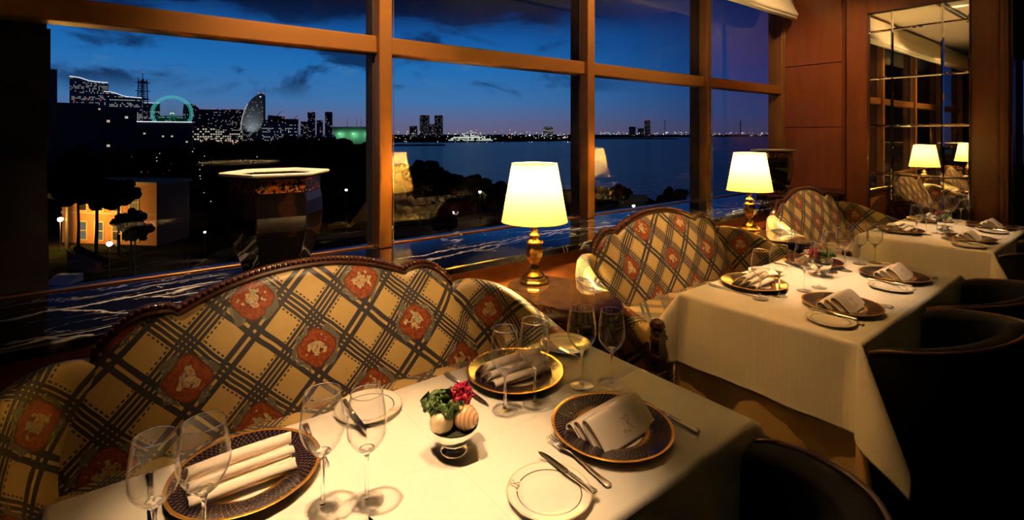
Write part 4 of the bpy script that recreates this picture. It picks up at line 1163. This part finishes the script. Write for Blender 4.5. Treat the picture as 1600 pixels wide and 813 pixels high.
# pale roofed pavilion in the third window
x, y = at(988, 128)
pv = thing('pavilion', 'small pavilion with a pale pitched roof among the park trees', 'building', (x, y, GZ), FACE)
MB().box(-3, 3, -2, 2, 0, 1.6).build('wall', simple('pavilion wall', (.12, .07, .04), .8), pv)
MB().loft([[(-3.5, -2.4, 1.6), (3.5, -2.4, 1.6), (3.5, 0, 3.0), (-3.5, 0, 3.0)], [(-3.5, 2.4, 1.6), (3.5, 2.4, 1.6), (3.5, .1, 3.0), (-3.5, .1, 3.0)]], True, True).build('roof', simple('pavilion roof', (.40, .26, .16), .8), pv)
# dark pier of the hotel's own facade, beyond the glass on the left
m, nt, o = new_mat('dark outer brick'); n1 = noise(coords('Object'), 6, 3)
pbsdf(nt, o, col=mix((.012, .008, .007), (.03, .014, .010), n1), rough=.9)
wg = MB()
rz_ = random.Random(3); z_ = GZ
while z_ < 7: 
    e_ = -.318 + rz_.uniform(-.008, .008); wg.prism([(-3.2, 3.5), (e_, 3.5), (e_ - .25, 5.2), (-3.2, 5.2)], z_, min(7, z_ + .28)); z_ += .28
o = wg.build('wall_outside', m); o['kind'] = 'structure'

# --- city
def win_mat(name, wall, density, wx, wz, c1, c2, s, rowvar=.5):
    m, nt, o = new_mat(name); x, y, z = sep(coords('Object'))
    oi = nt.nodes.new('ShaderNodeObjectInfo'); rd = X(oi.outputs['Random'])
    hx = (x + y) / wx; hz = z / wz
    h = white(comb(hx.floor(), hz.floor(), rd * 91.0)); hr = white(comb(hz.floor(), 3.7, rd * 37.0))
    on = (h + hr * rowvar) > (1 + rowvar * .5 - density)
    mask = (((hx.fract() - .5).abs()) < .34) * (((hz.fract() - .5).abs()) < .28)
    up = X(nt.nodes.new('ShaderNodeNewGeometry').outputs['Normal']); _, _, nz = sep(up.v)
    e = on * mask * ((nz.abs()) < .5)
    col = mix(c1, c2, white(comb(hx.floor(), hz.floor(), rd * 17.0)))
    pbsdf(nt, o, col=wall, rough=.6, ecol=col, estr=e * s); return m
W_cool = win_mat('cool office facade', (.09, .15, .24), .20, 3.6, 4.2, (.75, .9, 1), (1, .92, .75), .30, .9)
W_bright = win_mat('bright office facade', (.08, .12, .18), .36, 3.8, 4.4, (.85, .95, 1), (1, .95, .7), .36, 1.0)
W_res = win_mat('apartment tower facade', (.03, .04, .08), .16, 4.0, 4.2, (1, .8, .5), (.8, .85, 1), .26, .2)
W_dark = win_mat('dim facade', (.03, .04, .075), .06, 4.2, 4.6, (1, .8, .5), (.7, .8, 1), .35, .2)
W_row = win_mat('low lit facade', (.02, .02, .02), .55, 4.5, 5.0, (1, .85, .6), (1, .95, .85), .5, .3)
W_near = win_mat('near dark facade', (.03, .035, .055), .02, 3.0, 3.4, (1, .75, .4), (1, .9, .7), .6, .1)
RED = emit('red beacon', (1, .03, .03), 1.6); WHT = emit('white roof light', (.9, .95, 1), 1.3)
def beacons(parent, pts, r, mat=RED):
    for p in pts: MB().ball(p, r, 6, 4).build('beacon', mat, parent)
def tower(name, label, u0, u1, f, vtop, mat, depth=.6, cat='building', prof=None, base=GZ, bea=0, roofline=None, group=None, yaw=0.0):
    x, y = at((u0 + u1) / 2, f); wd = (u1 - u0) / 785 * f; h = zat(vtop, f) - base
    t = thing(name, label, cat, (x, y, base), FACE - atan2((u0 + u1) / 2 - 800, 785) * .9 + yaw, group)
    dp = wd * depth
    top = prof or [(-.5, 1), (.5, 1)]
    n = len(top)
    fr = [(-wd / 2, 0, 0)] + [(a * wd, 0, h * b) for a, b in top] + [(wd / 2, 0, 0)]
    bk = [(p[0], dp, p[2]) for p in fr]
    MB().loft([fr, bk], True, True).build('block', mat, t)
    if roofline:
        MB().tube([(a * wd, -.6, h * b + .4) for a, b in top], roofline, 6).build('roof_light', WHT, t)
    if bea: beacons(t, [(wd * q, 0, h * (max(b for _, b in top)) + 1.0) for q in ((-.45, .45) if bea == 2 else (-.45, 0, .45))], f / 785 * .55)
    return t, wd, h
wave = [(-.5, 1.0), (-.35, .995), (-.22, .985), (-.1, .963), (.0, .945), (.15, .935), (.5, .925)]
tA, wA, hA = tower('office_tower', 'tallest office tower at the left with a white wavy roof line', 116, 162, 1500, 121, W_cool, prof=wave, roofline=1.1)
tB, wB, hB = tower('office_tower', 'stepped office tower with a wavy roof between the tallest tower and the mast', 169, 216, 1400, 144, W_bright, prof=[(a, 1 - (1 - b) * 1.5) for a, b in wave], roofline=.8)
tower('office_block', 'lower lit office block right behind the lattice mast', 217, 246, 1640, 161, W_bright, roofline=.7)
beacons(tA, [(-wA * .42, -1, hA + 1), (-wA * .38, -1, hA * .62), (0, -1, hA * .66), (wA * .3, -1, hA * .64)], 1.3)
tower('city_block', 'dark office block just right of the big wheel', 288, 313, 1900, 163, W_dark, prof=[(-.5, .8), (-.45, 1), (.1, 1), (.5, .82)])
tower('city_block', 'dark block with red roof lights right of the wheel', 312, 333, 1700, 171, W_dark, bea=3)
tower('city_block', 'wide dark block with red roof lights left of the sail shaped tower', 335, 355, 1600, 171, W_res, bea=2)
tower('city_block', 'dark block touching the sail shaped tower on its left', 358, 379, 1700, 171, W_res, bea=3)
tower('city_block', 'dark stepped block right of the sail shaped tower', 413, 443, 1500, 180, W_dark, prof=[(-.5, .8), (-.3, .8), (-.28, 1), (.1, .97), (.5, .95)], bea=2)
tower('city_block', 'small block under the red topped crane', 444, 465, 1450, 186, W_dark, bea=2)
tower('apartment_tower', 'small tower at the left of the four slim towers', 470, 480, 1900, 190, W_res)
tower('apartment_tower', 'tall slim tower, left one of the tall pair by the green hall', 481, 492, 1900, 175, W_res, bea=2)
tower('apartment_tower', 'short tower between the tall slim pair', 495, 504, 1900, 188, W_res)
tower('apartment_tower', 'tall slim tower, right one of the tall pair by the green hall', 508, 519, 1900, 175, W_res, bea=2)
tower('dark_building', 'flat dark building in front of the tallest tower', 84, 145, 260, 161, W_near, yaw=.2)
tower('dark_building', 'slim dark tower at the edge of the left brick pier', 76, 87, 300, 108, W_near)
tower('dark_building', 'dark building between the tallest tower and the wheel', 153, 207, 420, 170, W_near, yaw=.1)
tower('dark_building', 'low dark building with a lit window column at its left end', 203, 292, 600, 191, W_near, roofline=.5)
x, y = at(204, 560); lw_ = thing('lit_stairwell', 'column of lit stairwell windows on the low dark building', 'building', (x, y, GZ), FACE)
for k in range(4):
    MB().box(-1.6, -.2, -1, 0, 5.6 + k * 3.6 - 8, 7.2 + k * 3.6 - 8).box(1.8, 3.2, -1, 0, 5.6 + k * 3.6 - 8, 7.2 + k * 3.6 - 8).build('lit_window', emit('stairwell light', (1, .8, .45), .9), lw_) if k > 1 else None
MB().box(-2.2, 4, -.9, 4, 0, 16).build('block', W_near, lw_)
tower('low_hall', 'long low lit hall below the dark blocks right of the wheel', 290, 333, 1000, 199, W_row)
tower('low_hall', 'low hall with bright roof edge left of the sail shaped tower', 340, 376, 1150, 203, W_row)
tower('low_hall', 'low lit hall right of the sail shaped tower', 412, 463, 1250, 193, W_cool)
tower('bay_tower', 'left one of the two apartment towers across the bay', 656, 671, 3000, 180, W_res, bea=2, base=SEA)
tower('bay_tower', 'right one of the two apartment towers across the bay', 679, 692, 3000, 180, W_res, bea=2, base=SEA)
tower('bay_block', 'short dark block left of the two bay towers', 640, 652, 3000, 197, W_res, base=SEA)
tower('bay_block', 'low block between the two bay towers', 671, 679, 3200, 194, W_res, base=SEA)
tower('bay_block', 'domed block on the far shore above the front lamp', 849, 864, 2900, 198, W_bright, base=SEA, prof=[(-.5, .9), (-.3, 1), (.3, 1), (.5, .9)])
tower('bay_tower', 'lone tower with a red light across the bay, left of the wind turbine', 1007, 1016, 3600, 188, W_res, bea=2, base=SEA)
tower('bay_block', 'dark block on the far shore in the third window', 983, 993, 3600, 198, W_dark, base=SEA)
tower('bay_block', 'dark block beside the lone red lit tower', 997, 1006, 3600, 200, W_dark, base=SEA)
# lattice mast
x, y = at(223, 1480); zb = zat(172, 1480) - 40; mt = thing('lattice_mast', 'lattice antenna mast with red lights left of the big wheel', 'mast', (x, y, GZ), FACE)
hM = zat(113, 1480) - GZ; mb = MB()
for sx in (-1, 1):
    for sy in (-1, 1): mb.tube([(sx * 10, sy * 10, 0), (sx * 8.5, sy * 8.5, hM * .62), (sx * 7, sy * 7, hM * .90)], 1.3, 5)
for k in range(18):
    z0 = hM * .40 + k * hM * .027; mb.box(-9, 9, -9, 9, z0, z0 + 1.5)
    mb.tube([(-6.5, -6.5, z0), (6.5, -6.5, z0 + hM * .027)], .5, 4)
mb.tube([(0, 0, hM * .86), (0, 0, hM)], .9, 6); mb.build('frame', simple('mast steel', (.03, .045, .07), .6), mt)
for k, q in enumerate((.60, .72, .84)): MB().box(-13, 13, -13, 13, hM * q, hM * q + 1.8).build('platform', simple('mast platform', (.03, .045, .07), .6), mt)
beacons(mt, [(-8, -8, hM * .60), (8, -8, hM * .60), (-8, -8, hM * .84), (8, -8, hM * .84), (0, 0, hM), (-8, -8, hM * .48), (8, -8, hM * .48)], 1.25)
# big wheel
x, y = at(269, 1300); hub = zat(177.5, 1300); Rw = 25.5 / 785 * 1300
fw = thing('ferris_wheel', 'big ferris wheel lit in teal among the towers', 'ferris wheel', (x, y, GZ), FACE + .45)
TEAL = emit('teal wheel light', (.10, .62, .60), .85); TEAL2 = emit('dim green wheel light', (.02, .26, .16), .45)
hz_ = hub - GZ
ri = MB()
for rr in (Rw, Rw * .93):
    ri.tube([(rr * cos(2 * pi * k / 72), 0, hz_ + rr * sin(2 * pi * k / 72)) for k in range(73)], .55, 5)
ri.build('rim', TEAL, fw)
spk_ = MB()
for k in range(30):
    a = 2 * pi * k / 30; spk_.tube([(0, 0, hz_), (Rw * .93 * cos(a), 0, hz_ + Rw * .93 * sin(a))], .22, 4)
spk_.build('spokes', TEAL2, fw)
for k in range(60):
    a = 2 * pi * k / 60; MB().box(-2.6, 2.6, -1.6, 1.6, -1.0, 1.0).xf(Matrix.Rotation(-a, 4, 'Y')).xf(Matrix.Translation((Rw * 1.05 * cos(a), 0, hz_ + Rw * 1.05 * sin(a)))).build('gondola', TEAL, fw)
MB().tube([(-Rw * .55, 3, 0), (0, 2, hz_)], 1.2, 6).tube([(Rw * .55, 3, 0), (0, 2, hz_)], 1.2, 6).tube([(-Rw * .55, -3, 0), (0, -2, hz_)], 1.2, 6).tube([(Rw * .55, -3, 0), (0, -2, hz_)], 1.2, 6).build('support', TEAL2, fw)
MB().box(-4.5, 4.5, -1.6, -1.0, hz_ - 2.2, hz_ + 2.2).build('clock_panel', emit('wheel clock', (.9, .95, .8), .8), fw)
MB().box(-Rw * .95, Rw * .6, 14, 40, 0, hz_ * .92).build('station', win_mat('green lit station', (.03, .07, .06), .34, 3.6, 4.2, (.2, .9, .55), (.5, 1, .8), .40, .9), fw)
# sail shaped hotel
x, y = at(394, 1300); s0 = 17 / 785 * 1300; hS = zat(146, 1300) - GZ
sh = thing('sail_tower', 'sail shaped hotel tower with a curved left edge', 'building', (x, y, GZ), FACE + .15)
W_sail = win_mat('sail tower facade', (.10, .12, .14), .10, 2.6, 3.4, (1, .9, .65), (.9, .95, 1), .32, .2)
hb_ = hS * .36
out = [(s0 * .95, 0), (s0 * .98, hS * .97), (s0 * .80, hS)]
for k in range(1, 15):
    a = pi / 2 * k / 14; out.append((s0 * .80 - 1.80 * s0 * sin(a) ** 1.25, hb_ * 0 + hS * cos(a) ** .72 if k < 14 else 0))
fr = [(p[0], 0, p[1]) for p in out]; bk = [(p[0], 12, p[1]) for p in out]
MB().loft([fr, bk], True, True).build('block', W_sail, sh)
MB().box(s0 * .95, s0 * 1.0, -.5, 13, 0, hS * .95).build('spine', simple('sail spine', (.04, .05, .06), .6), sh)
MB().tube([(p[0], -.8, p[1]) for p in out[9:]], 1.0, 5).build('edge_glow', emit('floodlit edge', (.9, .95, .9), .5), sh)  # emissive tube stands in for floodlight washing the curved edge
beacons(sh, [(s0 * .55, 0, hS + 1.5), (s0 * .95, 0, hS + 1)], 1.4); beacons(sh, [(s0 * .72, -1, hS * .93)], 1.7, WHT)
fl = bpy.data.lights.new('floodlight', 'SPOT'); fl.energy = 160000; fl.color = (.95, 1, .95); fl.spot_size = radians(70); fl.spot_blend = 1
fo = bpy.data.objects.new('floodlight', fl); COL.objects.link(fo); q = at(383, 1265); fo.location = (q[0], q[1], GZ + 10)
fo.rotation_euler = (Vector((x, y, GZ + 50)) - fo.location).to_track_quat('-Z', 'Y').to_euler()
# green lit terminal hall
x, y = at(552, 900); wT = 33 / 785 * 900
tm_ = thing('terminal_hall', 'broad hall floodlit in green left of the first window post', 'building', (x, y, GZ), FACE)
GRN = simple('pale hall concrete', (.35, .42, .36), .8)
MB().loft([[(-wT, 0, 26), (wT * 1.2, 0, 26), (wT * 1.2, 0, 31), (-wT, 0, 31)], [(-wT, 22, 26), (wT * 1.2, 22, 26), (wT * 1.2, 22, 31), (-wT, 22, 31)]], True, True).build('roof_slab', GRN, tm_)
MB().loft([[(-wT * .7, 2, 0), (wT * 1.1, 2, 0), (wT * 1.2, .5, 26), (-wT, .5, 26)], [(-wT * .7, 20, 0), (wT * 1.1, 20, 0), (wT * 1.2, 20, 26), (-wT, 20, 26)]], True, True).build('hall', GRN, tm_)
for q in (-.35, .1, .3): MB().tube([(wT * q, 8, 31), (wT * q, 8, 31 + 14 + 8 * abs(q))], .3, 5).build('mast', M['bronze_d'], tm_)
for q in (-.6, .05, .7):
    MB().box(wT * q - 2, wT * q + 2, -7, -6, 18, 19.5).build('floodlight_box', emit('green floodlight', (.45, 1, .6), 1.2), tm_)
    l = bpy.data.lights.new('green_flood', 'POINT'); l.energy = 5200; l.color = (.28, 1, .48); l.shadow_soft_size = 1
    o = bpy.data.objects.new('green_flood', l); COL.objects.link(o); o.parent = tm_; o.location = (wT * q, -7.5, 17)
# cranes, turbine, chimney
for k, (px, v, f) in enumerate(((434, 173, 1480), (459, 180, 1440))):
    x, y = at(px, f); c = thing('tower_crane', ('dark tower crane on the stepped block right of the sail tower', 'dark tower crane above the small block by the slim towers')[k], 'crane', (x, y, GZ), FACE, 'tower cranes')
    hc = zat(v + 8, f) - GZ; MB().box(-.9, .9, -.9, .9, 0, hc).build('mast', M['bronze_d'], c); MB().tube([(-8, 0, hc - 6), (12, 0, hc + 14)], [1.1, .5], 5).build('jib', M['bronze_d'], c)
x, y = at(1039, 3000); wt = thing('wind_turbine', 'white three bladed wind turbine across the bay', 'wind turbine', (x, y, SEA), FACE)
hT = zat(189, 3000) - SEA; tg = simple('turbine grey', (.10, .12, .18), .6)
MB().lathe([(2.4, 0), (1.5, hT), (0, hT)], 10).build('tower', tg, wt); MB().box(-2, 2, -3, 5, hT - 1.5, hT + 2).build('nacelle', tg, wt)
for a in (130, 250, 8):
    a = radians(a); d = Vector((cos(a), 0, sin(a))); MB().tube([Vector((0, -3.5, hT)), Vector((0, -3.5, hT)) + d * 10, Vector((0, -3.5, hT)) + d * 36], [1.2, 2.0, .5], 6, True, .3).build('blade', tg, wt)
x, y = at(1157, 3300); o = MB().lathe([(4.5, 0), (3.4, zat(189, 3300) - SEA), (0, zat(189, 3300) - SEA)], 10).build('chimney', tg, loc=(x, y, SEA)); tag(o, 'slim chimney on the far shore in the last window', 'chimney')
# lit cruise terminal on the far shore
x, y = at(735, 1420); cs = thing('moored_ship', 'brightly lit ship moored at the far shore', 'ship', (x, y, SEA), FACE)
W_ship = win_mat('ship lights', (.10, .11, .12), .75, 4.5, 4.5, (1, .95, .8), (.85, 1, .95), 1.6, .2)
MB().loft([[(-62, -7, 0), (58, -7, 0), (70, -4, 7), (-62, -7, 7)], [(-62, 7, 0), (58, 7, 0), (70, 4, 7), (-62, 7, 7)]], True, True).build('hull', W_ship, cs)
MB().box(-48, 40, -6, 6, 7, 12).box(-30, 22, -5, 5, 12, 16).box(-6, 10, -4, 4, 16, 21).build('superstructure', W_ship, cs)
MB().tube([(2, 0, 21), (2, 0, 32)], .6, 5).tube([(-25, 0, 14), (2, 0, 30), (40, 0, 12)], .35, 4).build('mast', emit('ship string lights', (1, .95, .8), .7), cs)
# countless small lights
def scatter(name, label, regions, mat, seed, cat='city lights'):
    R = random.Random(seed); mb = MB()
    for n, u0, u1, v0, v1, f0, f1, s in regions:
        for k in range(n):
            u = R.uniform(u0, u1); f = R.uniform(f0, f1); v = R.uniform(v0, v1); x, y = at(u, f); r = s * f / 785 * R.uniform(.35, .8)
            mb.ball((x, y, zat(v, f)), r, 5, 3)
    o = mb.build(name, mat); return tag(o, label, cat, kind='stuff')
scatter('white_city_lights', 'white points of light along both shores', [(55, 615, 895, 204, 219, 1600, 2600, .75), (60, 690, 890, 209, 217, 1450, 1700, .85), (16, 600, 895, 221, 223, 1225, 1260, .8), (12, 618, 695, 228, 231, 900, 905, .6), (45, 930, 1085, 206, 211, 3400, 3900, .75), (22, 1112, 1205, 207, 212, 3800, 4000, .7),
         (45, 292, 372, 214, 226, 800, 1000, .6), (25, 410, 470, 205, 226, 800, 1100, .5), (26, 180, 350, 235, 330, 95, 160, .8), (14, 300, 560, 225, 250, 200, 350, .7)], emit('white points', (.95, .97, 1), 2.2), 1)
scatter('warm_city_lights', 'warm yellow points of light along both shores', [(50, 292, 372, 213, 226, 800, 1000, .6), (55, 615, 895, 203, 219, 1500, 2600, .7), (22, 930, 1085, 206, 212, 3400, 3900, .7), (14, 1112, 1205, 207, 212, 3800, 4000, .6), (16, 186, 200, 335, 372, 74, 75, .9), (10, 400, 560, 205, 220, 900, 1100, .6)], emit('warm points', (1, .62, .25), 2.2), 2)
scatter('red_city_lights', 'red points of light among the city', [(16, 295, 400, 212, 226, 800, 1000, .6), (8, 640, 890, 198, 212, 2000, 2600, .5), (6, 930, 1200, 198, 208, 3500, 3900, .5), (5, 190, 300, 255, 300, 100, 140, .7)], emit('red points', (1, .04, .04), 2.0), 3)
